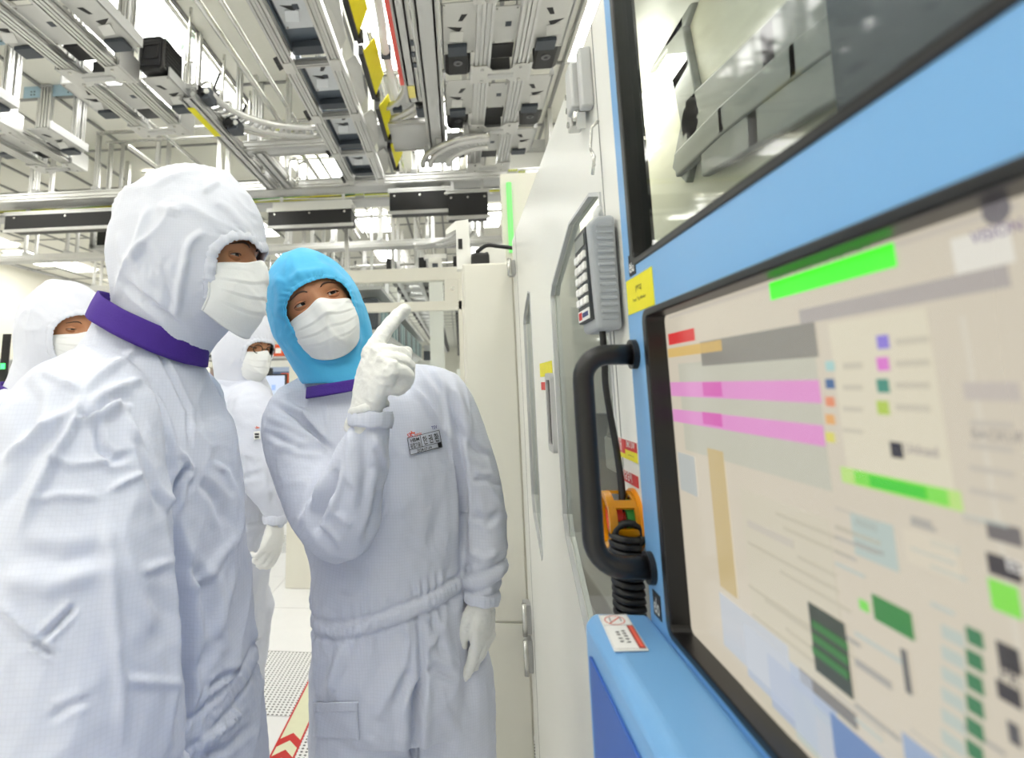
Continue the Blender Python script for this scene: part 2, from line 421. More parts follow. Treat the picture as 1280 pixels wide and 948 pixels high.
# wire hook that carries the pendant
mb = MB(); mb.tube([(XW-.002, .775, 1.80), (XW-.012, .775, 1.79), (XW-.012, .79, 1.765), (XW-.012, .77, 1.745), (XW-.015, .775, 1.72)], .0022, 8)
mb.tube([(XW-.012, .79, 1.765), (XW-.014, .775, 1.75), (XW-.014, .765, 1.73)], .0018, 8)
mb.build('wire_hook', M_steel, MT, smooth=True)
# emergency signs
def frame_sign(px0, py0, px1, py1):
    return
sa, ra = sticker(771, 546, 799, 580, M_paper, 'warning_label')
y0, y1, z0, z1 = ra
def strip(par, f0, f1, g0, g1, m, nm, X=XW-.0012, t=.0005, r=None):
    y0, y1, z0, z1 = r
    return MB().box(X-t, X, y1-(y1-y0)*f1, y1-(y1-y0)*f0, z1-(z1-z0)*g1, z1-(z1-z0)*g0).build(nm, m, par)
strip(sa, 0, .44, 0, .75, M_red, 'red_field', r=ra); strip(sa, .46, 1, 0, .5, M_red, 'red_field', r=ra); strip(sa, .46, 1, .5, 1, M_yellow, 'yellow_field', r=ra); strip(sa, 0, .44, .75, 1, M_yellow, 'yellow_field', r=ra)
def wall_text(txt, size, y, z, m, parent, X, name='lettering', wscale=1.):
    """y = centre, reading direction -Y (towards the viewer along the wall)"""
    mb = MB(); text_mesh(txt, size, lambda u, v: (X, y-u*wscale, z+v), mb); return mb.build(name, m, parent)
XL = XW-.0019
wall_text('비상', .013, y1-(y1-y0)*.22, z0+(z1-z0)*.64, M_paper, sa, XL, wscale=.7); wall_text('정지', .013, y1-(y1-y0)*.22, z0+(z1-z0)*.30, M_paper, sa, XL, wscale=.7)
wall_text('EMO S/W', .011, y1-(y1-y0)*.73, z0+(z1-z0)*.66, M_paper, sa, XL, wscale=.75); wall_text('— — —', .006, y1-(y1-y0)*.73, z0+(z1-z0)*.2, M_ink, sa, XL)
sb, rb = sticker(774, 584, 799, 611, M_red, 'warning_label'); y0, y1, z0, z1 = rb
wall_text('비상정지', .018, (y0+y1)/2, z0+(z1-z0)*.32, M_paper, sb, XW-.0016, wscale=.62)
# emergency button inside an amber guard
amb = glass_mat('amber_guard', (250, 170, 30), .15, .6)
ey, ez = .742, 1.266
eb = MB().lathe((XW, ey, ez), (-1, 0, 0), [(.036, 0), (.036, .004), (.025, .006), (.025, 0)], 32).build('emergency_button', mat('amber_base', (235, 150, 20), .35), MT, auto=40)
gd = MB(); gd.lathe((XW, ey, ez), (-1, 0, 0), [(.033, .003), (.033, .009), (.029, .009), (.029, .003)], 32)
gd.lathe((XW, ey, ez), (-1, 0, 0), [(.033, .030), (.033, .039), (.026, .039), (.026, .030)], 32)
for k in range(6):
    an = k*math.pi/3+.3; c, s_ = math.cos(an)*.031, math.sin(an)*.031
    gd.obox((XW-.020, ey+c, ez+s_), (1, 0, 0), (0, -s_, c), (0, c, s_), .013, .005, .002)
gd.build('guard', mat('amber_plastic', (240, 165, 22), .25, trans=.35), eb, auto=40)
MB().lathe((XW, ey, ez), (-1, 0, 0), [(.015, 0), (.015, .018), (.020, .02), (.021, .028), (.018, .032), (.001, .033)], 28).build('push_button', mat('red_button', (210, 42, 30), .3), eb, auto=40)
MB().lathe((XW, ey, ez), (-1, 0, 0), [(.023, .002), (.023, .016), (.016, .016), (.016, .002)], 28).build('collar', M_green, eb, auto=40)

# ---------------------------------------------------------------- blue operator front
scr = (.0, .617, 1.188, 1.503)     # y0,y1,z0,z1 of the monitor opening
upw = (-.1, .642, 1.563, 2.18)
outer = rrect(-.56, YB+.002, .10, 2.26, .012, 3)
fb = MB().plate(outer, [rrect(*scr, .012, 3), rrect(*upw, .012, 3)], lambda u, v, d: (XW-.012+d, u, v), .02).build('operator_front', M_blue, MT, bevel=.002)
# gaskets
gk = mat('black_gasket', (14, 14, 16), .35, 0, .1, 60)
for r in (scr, upw):
    y0, y1, z0, z1 = r
    MB().plate(rrect(y0-.004, y1+.004, z0-.004, z1+.004, .013, 3), [rrect(y0+.008, y1-.008, z0+.004, z1-.004, .006, 3)], lambda u, v, d: (XW-.0135+d, u, v), .026).build('gasket', gk, fb, bevel=.002)
y0, y1, z0, z1 = upw
MB().box(XW-.002, XW+.002, y0, y1, z0, z1).build('viewing_pane', M_glass2, fb)
# reflections in the upper pane, built as coloured shapes behind it
vb = MB().box(.335, .345, -.5, 1.5, 1.56, 2.27).build('reflection_backing', mat('reflection_cream', (226, 224, 206), .5), MT)
cast = mat('reflection_grey', (150, 152, 150), .45, .2)
def pbar(pts, wd, m=cast, X=.325, t=.012, nm='reflection_band'):
    P = [np.array(onX(x, y, X)[1:]) for x, y in pts]; mb = MB()
    for a, b in zip(P, P[1:]):
        d = nrm(b-a); n = np.array((-d[1], d[0]))*wd; a2 = a-d*wd*.4; b2 = b+d*wd*.4
        mb.prism([(X, *(a2+n)), (X, *(b2+n)), (X, *(b2-n)), (X, *(a2-n))], (t, 0, 0))
    return mb.build(nm, m, MT, bevel=.003)
pbar([(838, 20), (850, 90), (862, 150), (850, 210)], .03); pbar([(862, 152), (960, 68), (1020, 10)], .035)
pbar([(845, 205), (900, 150), (990, 75), (1036, 40)], .018, X=.318); pbar([(880, 190), (940, 150), (1030, 90)], .03, X=.32)
pbar([(800, 90), (850, 20), (870, -40)], .02)
MB().plate([tuple(onX(x, y, .31)[1:]) for x, y in ((1026, -60), (1048, 155), (1300, 20), (1300, -200))], [], lambda u, v, d: (.31+d, u, v), .02).build('dark_reflection', mat('dark_reflection', (96, 100, 106), .35, .3), MT)
MB().box(.30, .33, .60, .86, 1.56, 1.60).build('reflection_block', cast, MT)
inl = mat('added_fill_strip', (255, 252, 240), .5, emit=7.)  # glowing strips added inside the cavities to brighten the view through the panes
MB().box(.26, .29, -.4, 1.0, 2.262, 2.272).build('added_fill_strip', inl, MT); MB().box(.3, .34, .75, 1.9, 1.87, 1.88).build('added_fill_strip', inl, MT)
# console ledge
lg = MB(); LX = .130
lg.prism([(LX+.01, -.5, 1.181), (XW-.012, -.5, 1.181), (XW-.012, -.5, .15), (LX, -.5, .15), (LX, -.5, 1.171)], (0, 1.182, 0))
lo = lg.build('console_ledge', M_blue, MT, bevel=.006, seg=3)
# recessed dark-blue front below the ledge top
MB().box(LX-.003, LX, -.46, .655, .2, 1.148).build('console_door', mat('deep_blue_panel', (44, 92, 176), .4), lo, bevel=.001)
# prohibition label on the ledge
def onL(x, y): return onZ(x, y, 1.182)
a = onL(748, 770); b = onL(783, 769); c = onL(811, 814); d = onL(768, 815)
lb = MB().prism([tuple(p) for p in (a, b, c, d)], (0, 0, .0008)).build('notice_label', M_paper, lo)
zt = 1.1832
def lp(u, v): q = (np.array(a)*(1-u)+np.array(b)*u)*(1-v)+(np.array(d)*(1-u)+np.array(c)*u)*v; return (q[0], q[1], zt)
def lquad(nm, m, u0, u1, v0, v1, dz=0.):
    P = [lp(u0, v0), lp(u1, v0), lp(u1, v1), lp(u0, v1)]; return MB().prism([(x, y, z+dz) for x, y, z in P], (0, 0, .0002)).build(nm, m, lb)
mb = MB(); n = 28
for k in range(n):
    q0, q1 = 2*math.pi*k/n, 2*math.pi*(k+1)/n
    mb.add([lp(.47+.34*r*math.cos(q), .19+.135*r*math.sin(q)) for r, q in ((.93, q0), (1.03, q0), (1.03, q1), (.93, q1))], [(0, 1, 2, 3)])
mb.add([lp(.47+.34*x, .19+.135*y) for x, y in ((-.72, .66), (-.62, .76), (.72, -.66), (.62, -.76))], [(0, 1, 2, 3)])
mb.build('prohibition_sign', mat('thin_red_print', (226, 96, 72), .55), lb)
lquad('pictogram', mat('grey_print', (170, 168, 168), .6), .30, .34, .10, .26); lquad('pictogram', MATS['grey_print'], .66, .70, .10, .22)
rbd = lquad('red_band', mat('dark_red_print', (150, 34, 30), .5), .76, .955, .36, .965); lquad('red_band', mat('light_red_print', (238, 104, 84), .5), .80, .925, .38, .945, .0003)
for e in ((.03, .035, .03, .97), (.965, .97, .03, .97), (.03, .97, .97, .975), (.03, .97, .025, .03), (.03, .97, .335, .338)): lquad('border_line', MATS['grey_print'], *e)
for col_, rows in ((.30, ((.52, .1), (.59, .1), (.69, .12), (.77, .1))), (.50, ((.49, .1), (.56, .09), (.63, .12), (.71, .11), (.79, .11)))):
    for r_, w_ in rows:
        for q in range(3): lquad('print', M_ink, col_+q*.045, col_+q*.045+.018+.012*(q % 2), r_, r_+.03)
        lquad('print', M_ink, col_, col_+w_, r_+.012, r_+.02)
# maker plates and yellow sticker
def fpos(px, py): p = onX(px, py, XW-.012); return p[1], p[2]
for px, py in ((790.5, 331), (822, 757)):
    y, z = fpos(px, py)
    q = MB().box(XW-.0128, XW-.012, y-.011, y+.011, z-.012, z+.012).build('maker_plate', M_ink, fb)
    mb = MB(); text_mesh('elo', .0135, lambda u, v: (XW-.0132, y-u, z-.0085+v*1.7), mb); mb.build('lettering', M_paper, q)
y1, z1 = fpos(783.5, 357); y0, z0 = fpos(819, 381)
q = MB().box(XW-.0128, XW-.012, y0, y1, z0, z1+.004).build('yellow_sticker', M_yellow, fb)
mb = MB()
text_mesh('[PT12]', .007, lambda u, v: (XW-.0132, (y0+y1)/2-u, z0+(z1-z0)*.66+v), mb); text_mesh('Front / Top Monitor', .0052, lambda u, v: (XW-.0132, (y0+y1)/2-u, z0+(z1-z0)*.34+v), mb)
mb.build('lettering', M_ink, q)
# grab handle
hy = .655; hx = XW-.012
zT, zB = 1.462, 1.236
ho = .059; r = .0115
pth = [(hx, hy, zT)]
def arc3(c, r0, a0, a1, n=7):
    return [(c[0]+r0*math.cos(math.radians(a0+(a1-a0)*k/n)), c[1], c[2]+r0*math.sin(math.radians(a0+(a1-a0)*k/n))) for k in range(n+1)]
R = .028
pth += arc3((hx-ho+R, hy, zT-R), R, 90, 180) + arc3((hx-ho+R, hy, zB+R), R, 180, 270) + [(hx, hy, zB)]
hd = MB().tube(pth, r, 16).build('grab_handle', M_black, MT, smooth=True)
for z in (zT, zB): MB().cyl((hx, hy, z), (hx-.006, hy, z), .0165, 20).build('handle_foot', M_black, hd, auto=40)

# ---------------------------------------------------------------- monitor
MX = XW+.006
def emis(name, rgb, s=1.0):
    if name in MATS: return MATS[name]
    m, nt, b = node_mat(name); b.inputs['Base Color'].default_value = (.02, .02, .02, 1); b.inputs['Roughness'].default_value = .25
    b.inputs['Emission Color'].default_value = lin(rgb); b.inputs['Emission Strength'].default_value = s; return m
mo = MB().box(MX+.004, MX+.05, scr[0]-.02, scr[1]+.02, scr[2]-.02, scr[3]+.02).build('monitor', M_black, MT)
dsp = MB().box(MX, MX+.004, scr[0]+.005, scr[1]-.008, scr[2]+.004, scr[3]-.004).build('display', emis('screen_base', (222, 212, 192), .72), mo)
nUI = [0]
def ui(x0, y0, x1, y1, rgb, lay=1, s=.72):
    a = onX(x0, y0, MX); b = onX(x1, y1, MX); e = .0004*lay
    if y1 > y0: b = (b[0], b[1], onX(x0, y1, MX)[2])
    nm = 'screen_%d_%d_%d' % rgb
    ya, yb = sorted((min(a[1], scr[1]-.012), min(b[1], scr[1]-.012))); za, zb = sorted((a[2], b[2]))
    za = max(za, scr[2]+.006); zb = min(zb, scr[3]-.006)
    return MB().box(MX-e, MX-e+.0003, ya, yb, za, zb).build('screen_graphic', emis(nm, rgb, s), dsp)
ui(836, 395, 1275, 262, (214, 205, 190), 1)
ui(963, 352, 1124, 333, (70, 240, 40), 3, 1.0)
ui(1000, 388, 1275, 406, (186, 178, 172), 2); ui(1190, 300, 1275, 345, (240, 236, 224), 2)
ui(836, 418, 870, 432, (232, 60, 60), 2) ; ui(832, 437, 905, 448, (232, 196, 120), 2)
ui(876, 428, 1026, 458, (150, 146, 136), 2); ui(848, 455, 1034, 560, (206, 204, 186), 1)
ui(838, 478, 1028, 495, (236, 158, 214), 3); ui(838, 511, 1030, 526, (236, 158, 214), 3)
ui(880, 478, 905, 495, (228, 110, 190), 4); ui(880, 515, 905, 530, (228, 110, 190), 4)
ui(1036, 405, 1190, 590, (232, 224, 200), 1); ui(1200, 395, 1275, 790, (226, 218, 200), 1)
for k, c in enumerate(((175, 215, 210), (70, 110, 160), (240, 150, 110), (240, 180, 110), (232, 224, 110))): ui(1034, 452+22*k, 1046, 464+22*k, c, 3)
for k, c in enumerate(((150, 130, 225), (232, 130, 215), (70, 150, 130), (190, 215, 90))): ui(1098, 420+27*k, 1115, 437+27*k, c, 3)
ui(1115, 552, 1132, 571, (50, 48, 58), 3)
for k in range(4): ui(1122, 424+27*k, 1165, 432+27*k, (212, 204, 184), 3); ui(1056, 454+27*k, 1080, 462+26*k, (212, 204, 184), 3)
ui(1052, 583, 1200, 602, (190, 226, 130), 2, .8); ui(1070, 588, 1185, 604, (130, 224, 80), 3, .8); ui(1090, 594, 1160, 608, (70, 208, 50), 4, .8)
ui(885, 560, 920, 720, (212, 190, 140), 2); ui(848, 565, 872, 610, (196, 200, 196), 2); ui(925, 610, 1060, 850, (220, 212, 190), 1)
ui(1064, 640, 1122, 690, (192, 206, 198), 2); ui(1130, 660, 1200, 700, (228, 218, 196), 2)
ui(1012, 752, 1064, 830, (66, 74, 62), 3)
for k in range(3): ui(1018, 775+16*k, 1060, 784+16*k, (60, 130, 60), 4)
ui(1000, 835, 1066, 850, (140, 134, 126), 2)
ui(1092, 742, 1142, 772, (52, 140, 62), 3); ui(1076, 748, 1088, 760, (130, 230, 90), 3)
ui(1128, 810, 1142, 860, (110, 110, 108), 3)
for k in range(7): ui(1210, 782+28*k, 1232, 802+28*k, (60, 130, 84), 3); ui(1178, 780+26*k, 1206, 796+26*k, (196, 206, 196), 2)
ui(1234, 650, 1279, 672, (120, 114, 112), 2); ui(1236, 690, 1279, 715, (66, 60, 62), 3); ui(1238, 722, 1279, 758, (140, 236, 80), 3)
ui(1248, 800, 1279, 830, (64, 60, 60), 3); ui(1248, 848, 1279, 870, (64, 60, 62), 3); ui(1262, 900, 1279, 925, (90, 88, 90), 3)
ui(1205, 478, 1279, 500, (206, 196, 186), 2)
for k in range(4): ui(1215, 525+28*k, 1270, 532+28*k, (206, 198, 184), 3)
for k, c in enumerate(((206, 210, 214), (196, 204, 216), (186, 196, 214), (204, 212, 204), (214, 204, 210), (206, 206, 216))): ui(900+30*k, 740+38*k, 985+30*k, 800+38*k, c, 2)  # hazy pale blue reflection on the screen, painted as flat patches
ui(1040, 890, 1150, 940, (120, 144, 188), 3); ui(1130, 915, 1180, 945, (160, 178, 206), 3)
for k in range(9): ui(930+random.randint(0, 100), 640+18*k, 1040+random.randint(0, 20), 644+18*k, (206, 198, 176), 2)
for k in range(26):
    xx = random.choice((935, 1045, 1070, 1140, 1165, 1205)); yy = 610+random.randint(0, 300); ww = random.randint(20, 60)
    ui(xx, yy, xx+ww, yy+random.choice((4, 5, 9)), random.choice(((200, 192, 172), (190, 186, 176), (210, 202, 186), (176, 172, 164), (198, 206, 198))), 2)
def ui_text(txt, px, py, hpx, rgb, lay=5):
    p = onX(px, py, MX); sc_ = p[1]/F*hpx*1.3; mb = MB(); X = MX-.0004*lay-.0002
    text_mesh(txt, sc_, lambda u, v: (X, p[1]-u, p[2]+v), mb, 'LEFT'); mb.build('screen_lettering', emis('scr_t_%d_%d_%d' % rgb, rgb, .85), dsp)
ui_text('MONITOR.COMMUNICATION', 972, 350, 9, (40, 160, 40)); ui_text('VISION', 1222, 305, 15, (120, 100, 140))
ui_text('ED', 1266, 712, 13, (240, 236, 230)); ui_text('PR', 1258, 848, 15, (66, 62, 66)); ui_text('Unload', 1137, 566, 12, (150, 140, 140))
ui_text('BACKUP', 1222, 548, 12, (150, 142, 138))
# camera emblem above the word on the screen header
a = onX(1252, 262, MX); mb = MB(); mb.lathe((MX-.002, a[1], a[2]), (-1, 0, 0), [(.0001, 0), (.006, 0), (.006, .0002), (.0001, .0002)], 20); mb.build('screen_graphic', emis('screen_logo', (110, 106, 108)), dsp)

# ---------------------------------------------------------------- hand-held pendant with coiled cable
PT = thing('teach_pendant', 'grey handheld keypad pendant hanging on the machine beside the black grab handle', 'keypad', (XW-.03, .78, 1.49))
gp = mat('pendant_grey', (172, 176, 180), .5, 0, .03, 40, .05, 500)
px0, px1 = XW-.036, XW-.004           # thickness away from the wall (X)
py0, py1 = .722, .800                 # along the wall
pz0, pz1 = 1.497, 1.646
bd = MB()
# body: key face looks away along +Y / -X, ribbed flank towards the viewer
bd.prism([(px0, py1, pz0), (px0-.004, py1, pz1-.012), (px0+.010, py1, pz1), (px1, py1, pz1), (px1, py1, pz0)], (0, -(py1-py0), 0))
B = bd.build('body', gp, PT, bevel=.006, seg=3)
for k in range(15):
    z = pz0+.012+k*.0086
    MB().box(px0+.007, px1-.004, py0-.0022, py0+.001, z, z+.0046).build('grip_rib', gp, B, bevel=.0015)
kf = MB().box(px0-.0055, px0+.001, py0+.006, py1-.006, pz0+.014, pz1-.014).build('key_face', mat('key_face', (58, 62, 66), .5), PT)
for r_ in range(5):
    for c_ in range(3):
        y = py1-.018-c_*.0215; z = pz0+.036+r_*.0150
        MB().box(px0-.009, px0-.005, y-.0075, y+.0075, z, z+.0095).build('key', M_paper, kf, bevel=.001)
MB().box(px0-.0068, px0-.005, py0+.012, py1-.012, pz1-.036, pz1-.02).build('pendant_display', mat('lcd', (96, 104, 100), .3), kf)
lbq = MB().box(px0-.0068, px0-.004, py0+.008, py1-.008, pz0+.016, pz0+.03).build('brand_strip', M_paper, kf)
MB().box(px0-.0072, px0-.006, py1-.03, py1-.012, pz0+.018, pz0+.028).build('brand_mark', M_red, lbq)
MB().box(px0-.0072, px0-.006, py0+.012, py1-.034, pz0+.020, pz0+.026).build('brand_mark', mat('navy_print', (50, 60, 120), .6), lbq)
MB().tube([((px0+px1)/2, .755, pz1-.002), ((px0+px1)/2, .752, pz1+.012), ((px0+px1)/2+.006, .76, pz1+.02), ((px0+px1)/2+.01, .768, pz1+.012), ((px0+px1)/2+.01, .768, pz1-.002)], .004, 10).build('hanging_loop', mat('clear_loop', (226, 228, 228), .3), PT, smooth=True)
# cable down to the coil
cb = MB(); X = XW-.022
pts = [(X, .752, pz0+.004), (X, .752, 1.46), (X-.001, .750, 1.42), (X+.006, .745, 1.34), (X+.006, .738, 1.29), (X-.004, .728, 1.262)]
def smooth_path(P, n=6):
    P = [np.array(p, float) for p in P]; P = [2*P[0]-P[1]]+P+[2*P[-1]-P[-2]]; out = []
    for i in range(1, len(P)-2):
        for k in range(n):
            t = k/n; a, b, c, d = P[i-1:i+3]
            out.append(.5*((2*b)+(-a+c)*t+(2*a-5*b+4*c-d)*t*t+(-a+3*b-3*c+d)*t**3))
    out.append(P[-2]); return [tuple(p) for p in out]
cc = (X+.0, .716)
coil = [(cc[0]+.015*math.cos(q), cc[1]+.015*math.sin(q), 1.258-.0084*q/(2*math.pi)) for q in [math.pi+k*2*math.pi/14 for k in range(14*19)]]
loop = [(cc[0]-.015+.0*k, cc[1], 1.262) for k in range(1)]
cb.tube(smooth_path(pts), .0042, 8); cb.tube(coil, .0040, 7)
cb.tube([(cc[0]+.016*math.cos(q)+.004, cc[1]-.004, 1.255+.013*math.sin(q)) for q in [k*2*math.pi/16 for k in range(17)]], .0042, 8)
cb.build('coiled_cable', M_black, PT, smooth=True)
# ------------------------------------------------------------------ overhead transport system
ZR = 3.5
def post(t, x, y, z0=ZR, z1=CEIL-.02, w=.05, nm='upright'):
    return MB().rail((x, y, z0), (x, y, z1), w, w, up=(0, 1, 0)).build(nm, M_alu, t)
def carrier_pod(x, y, z, label, flip=1):
    """black wafer carrier: ribbed shell, door, top flange"""
    t = thing('wafer_carrier', label, 'box', (x, y, z), 'black wafer carriers on the hanging racks')
    w, d, h = .09, .13, .25
    b = MB(); b.prism([(x-w, y-d, z+.02), (x-w, y-d, z+h-.03), (x-w+.03, y-d, z+h), (x+w-.03, y-d, z+h), (x+w, y-d, z+h-.03), (x+w, y-d, z+.02), (x+w-.03, y-d, z), (x-w+.03, y-d, z)], (0, 2*d, 0))
    b.build('shell', M_black, t, bevel=.01)
    for k in range(8):
        zz = z+.035+k*.026
        MB().box(x-w-.006, x+w+.006, y-d+.03, y+d-.02, zz, zz+.011).build('rib', M_black, t)
    f = MB().box(x-w+.02, x+w-.02, y-d-.012, y-d, z+.03, z+h-.04).build('door', mat('pod_door', (44, 44, 48), .25), t, bevel=.004)
    MB().plate(rrect(x-.06, x+.06, z+.07, z+.18, .015, 3), [rrect(x-.05, x+.05, z+.08, z+.17, .01, 3)], lambda u, v, q: (u, y-d-.018+q, v), .008).build('door_frame', M_black, f)
    MB().box(x-.06, x+.06, y-.07, y+.07, z+h, z+h+.02).build('top_flange', M_black, t)
    MB().lathe((x, y-.02, z), (0, 0, -1), [(.03, 0), (.03, .006), (.012, .006), (.012, 0)], 16).build('base_ring', mat('pod_ring', (110, 110, 112), .4), t)
    return t
def tray_plate(t, x0, x1, y0, y1, z, m=M_plateg, mark=True, lip=True, pocket=0):
    p = MB().box(x0, x1, y0, y1, z, z+.006).build('tray_plate', m, t)
    if lip: MB().obox(((x0+x1)/2, y1+.02, z+.02), (1, 0, 0), (0, 1, .8), (0, -.8, 1), (x1-x0)/2, .035, .003).build('tray_lip', m, p)
    xm, ym = (x0+x1)/2, (y0+y1)/2
    if mark: MB().box(xm, xm+.035, ym-.035, ym+.01, z-.0015, z).build('tray_tag', M_dark, p)
    for sx in (x0+.015, x1-.015):
        for sy in (y0+.015, y1-.015): MB().cyl((sx, sy, z-.004), (sx, sy, z), .006, 8).build('bolt', M_steel, p)
    if pocket:
        s = pocket
        MB().prism([(xm-.02*s, ym-.02, z-.001), (xm+.07*s, ym-.035, z-.001), (xm-.0*s, ym+.03, z-.001)], (0, 0, .0008)).build('cutout', M_blackm, p)
        MB().prism([(xm-.05*s, ym-.14, z-.001), (xm-.015*s, ym-.14, z-.001), (xm+.005*s, ym-.08, z-.001), (xm-.02*s, ym-.08, z-.001)], (0, 0, .0008)).build('cutout', M_blackm, p)
        MB().obox((xm+.015*s, ym+.035, z-.022), (1, -.15*s, 0), (.15*s, 1, -.7), (0, .6, 1), .04, .03, .002).build('tab', m, p)
    return p
def pod_rack(name, label, X0, X1, joints, z=ZR, sides=(-1, 1), y_start=None, posts=True, wing=.20):
    """twin-rail hanging rack with trays between bolted joints"""
    y0 = y_start if y_start is not None else joints[0]; y1 = joints[-1]
    t = thing(name, label, 'rack', ((X0+X1)/2, (y0+y1)/2, z), 'hanging carrier racks')
    for x in (X0, X1):
        for dx in (-.026, .026): MB().rail((x+dx, y0, z), (x+dx, y1, z), .046, .05).build('rail', M_alu, t)
    for j, y in enumerate(joints):
        pj = MB().plate([(X0-.06, y-.11), (X0+.03, y-.11), (X0+.07, y-.05), (X1-.07, y-.05), (X1-.03, y-.11), (X1+.06, y-.11), (X1+.06, y+.09), (X1-.05, y+.09), (X1-.07, y+.06), (X0+.07, y+.06), (X0+.05, y+.09), (X0-.06, y+.09)], [], lambda u, v, d: (u, v, z-.034+d), .007).build('joint_plate', M_plateg, t)
        for bx in (X0, X1):
            for by in (y-.08, y+.06): MB().cyl((bx, by, z-.04), (bx, by, z-.034), .011, 8).build('bolt', M_steel, pj)
        MB().box(X0+.04, X1-.04, y-.02, y+.02, z-.045, z-.034).build('cross_bar', M_alu2, pj)
        if posts:
            for x in (X0-.03, X1+.03):
                post(t, x, y-.05, z+.02); post(t, x, y+.03, z+.02)
                MB().box(x-.045 if x < X0 else x+.026, x-.026 if x < X0 else x+.045, y-.12, y+.1, z-.03, z+.12).build('gusset', M_alu, t)
        if j == 0 and y_start is None: continue
        ya = (joints[j-1] if j else y_start)
        L = y-ya
        tray_plate(t, X0+.05, X1-.05, ya+L*.26, ya+L*.68, z+.03)
        MB().box(X0+.05, X1-.05, ya+L*.08, ya+L*.24, z+.05, z+.13).build('dark_module', M_blackm, t)
        MB().box(X0+.05, X1-.05, y-L*.26, y-L*.08, z+.05, z+.13).build('dark_module', M_blackm, t)
        for s in sides:
            xa, xb = (X0-.05-wing, X0-.05) if s < 0 else (X1+.05, X1+.05+wing)
            tray_plate(t, xa, xb, ya+L*.2, ya+L*.8, z+.04, M_plateg, False, False, s)
            xo = xa if s < 0 else xb
            MB().box(xo-.006, xo+.006, ya+L*.2, ya+L*.8, z+.04, z+.11).build('tray_edge', M_alu2, t)
            MB().box(xa+.03, xb-.05, y-L*.34, y-L*.22, z+.01, z+.035).build('sensor_block', M_dark, t)
    return t
pod_rack('hanging_rack', 'hanging aluminium rack with black carriers above the machine column', .21, .455, [1.9, 2.69, 3.5, 4.33, 5.12])
pod_rack('hanging_rack', 'hanging aluminium rack holding one ribbed black carrier, with a greenish angle bracket', -2.45, -2.16, [2.35, 3.2, 4.0], y_start=1.6)
pod_rack('hanging_rack', 'hanging aluminium rack with pale blue angle brackets on its uprights', -3.8, -3.5, [3.0, 3.8, 4.6], y_start=2.2)
for k, (x, y, l) in enumerate(((.055, 3.5, 'black wafer carrier on the inner side of the rack above the machine column, middle joint'), (.055, 4.33, 'black wafer carrier on the inner side of the rack above the machine column, far joint'),
        (.63, 3.5, 'black wafer carrier on the outer side of the rack above the machine, middle joint'), (.63, 4.33, 'black wafer carrier on the outer side of the rack above the machine, far joint'), (.055, 2.69, 'black wafer carrier on the inner side of the rack above the machine, near joint'), (.63, 2.69, 'black wafer carrier on the outer side of the rack above the machine, near joint'),
        (-2.01, 3.43, 'ribbed black wafer carrier below the greenish angle bracket'))):
    carrier_pod(x, y, ZR+.06, l)
# angle brackets between uprights
def angle_bracket(p0, p1, z, m, label):
    t = thing('angle_bracket', label, 'bracket', ((p0[0]+p1[0])/2, p0[1], z))
    x0, x1 = p0[0], p1[0]; y = p0[1]
    MB().box(x0, x1, y-.004, y, z-.06, z+.06).build('web', m, t); MB().box(x0, x1, y-.07, y-.004, z+.055, z+.062).build('flange', m, t)
    for x in (x0+.08, x0+.11, x1-.11, x1-.08):
        for zz in (z-.03, z): MB().cyl((x, y-.008, zz), (x, y-.004, zz), .007, 8).build('bolt', M_dark, t)
a = onY(172, 52, 3.9); b = onY(243, 48, 3.9); angle_bracket(a, b, a[2], M_gangle, 'greenish galvanised angle bracket bolted across uprights beside the ribbed black carrier')
a = onY(30, 116, 4.5); b = onY(100, 110, 4.5); angle_bracket(a, b, a[2], M_angle, 'pale blue angle bracket bolted across a twin hanger post')
a = onY(-25, 50, 3.75); b = onY(14, 46, 3.75); angle_bracket(a, b, a[2], M_angle, 'pale blue angle bracket on an upright above the rack with blue brackets')
for px, py, Y in ((56, 160, 4.5),):
    p = onY(px, py, Y)
    t = thing('hanger_post', 'aluminium twin hanger post running from the ceiling down to the blue-bracket rack', 'post', p, 'hanger posts of the blue-bracket rack')
    for dx in (-.03, .03): MB().rail((p[0]+dx, Y, p[2]), (p[0]+dx, Y, CEIL-.02), .05, .05, up=(0, 1, 0)).build('profile', M_alu, t)
    MB().box(p[0]-.06, p[0]+.06, Y-.05, Y+.05, CEIL-.022, CEIL-.016).build('ceiling_foot', M_alu2, t)

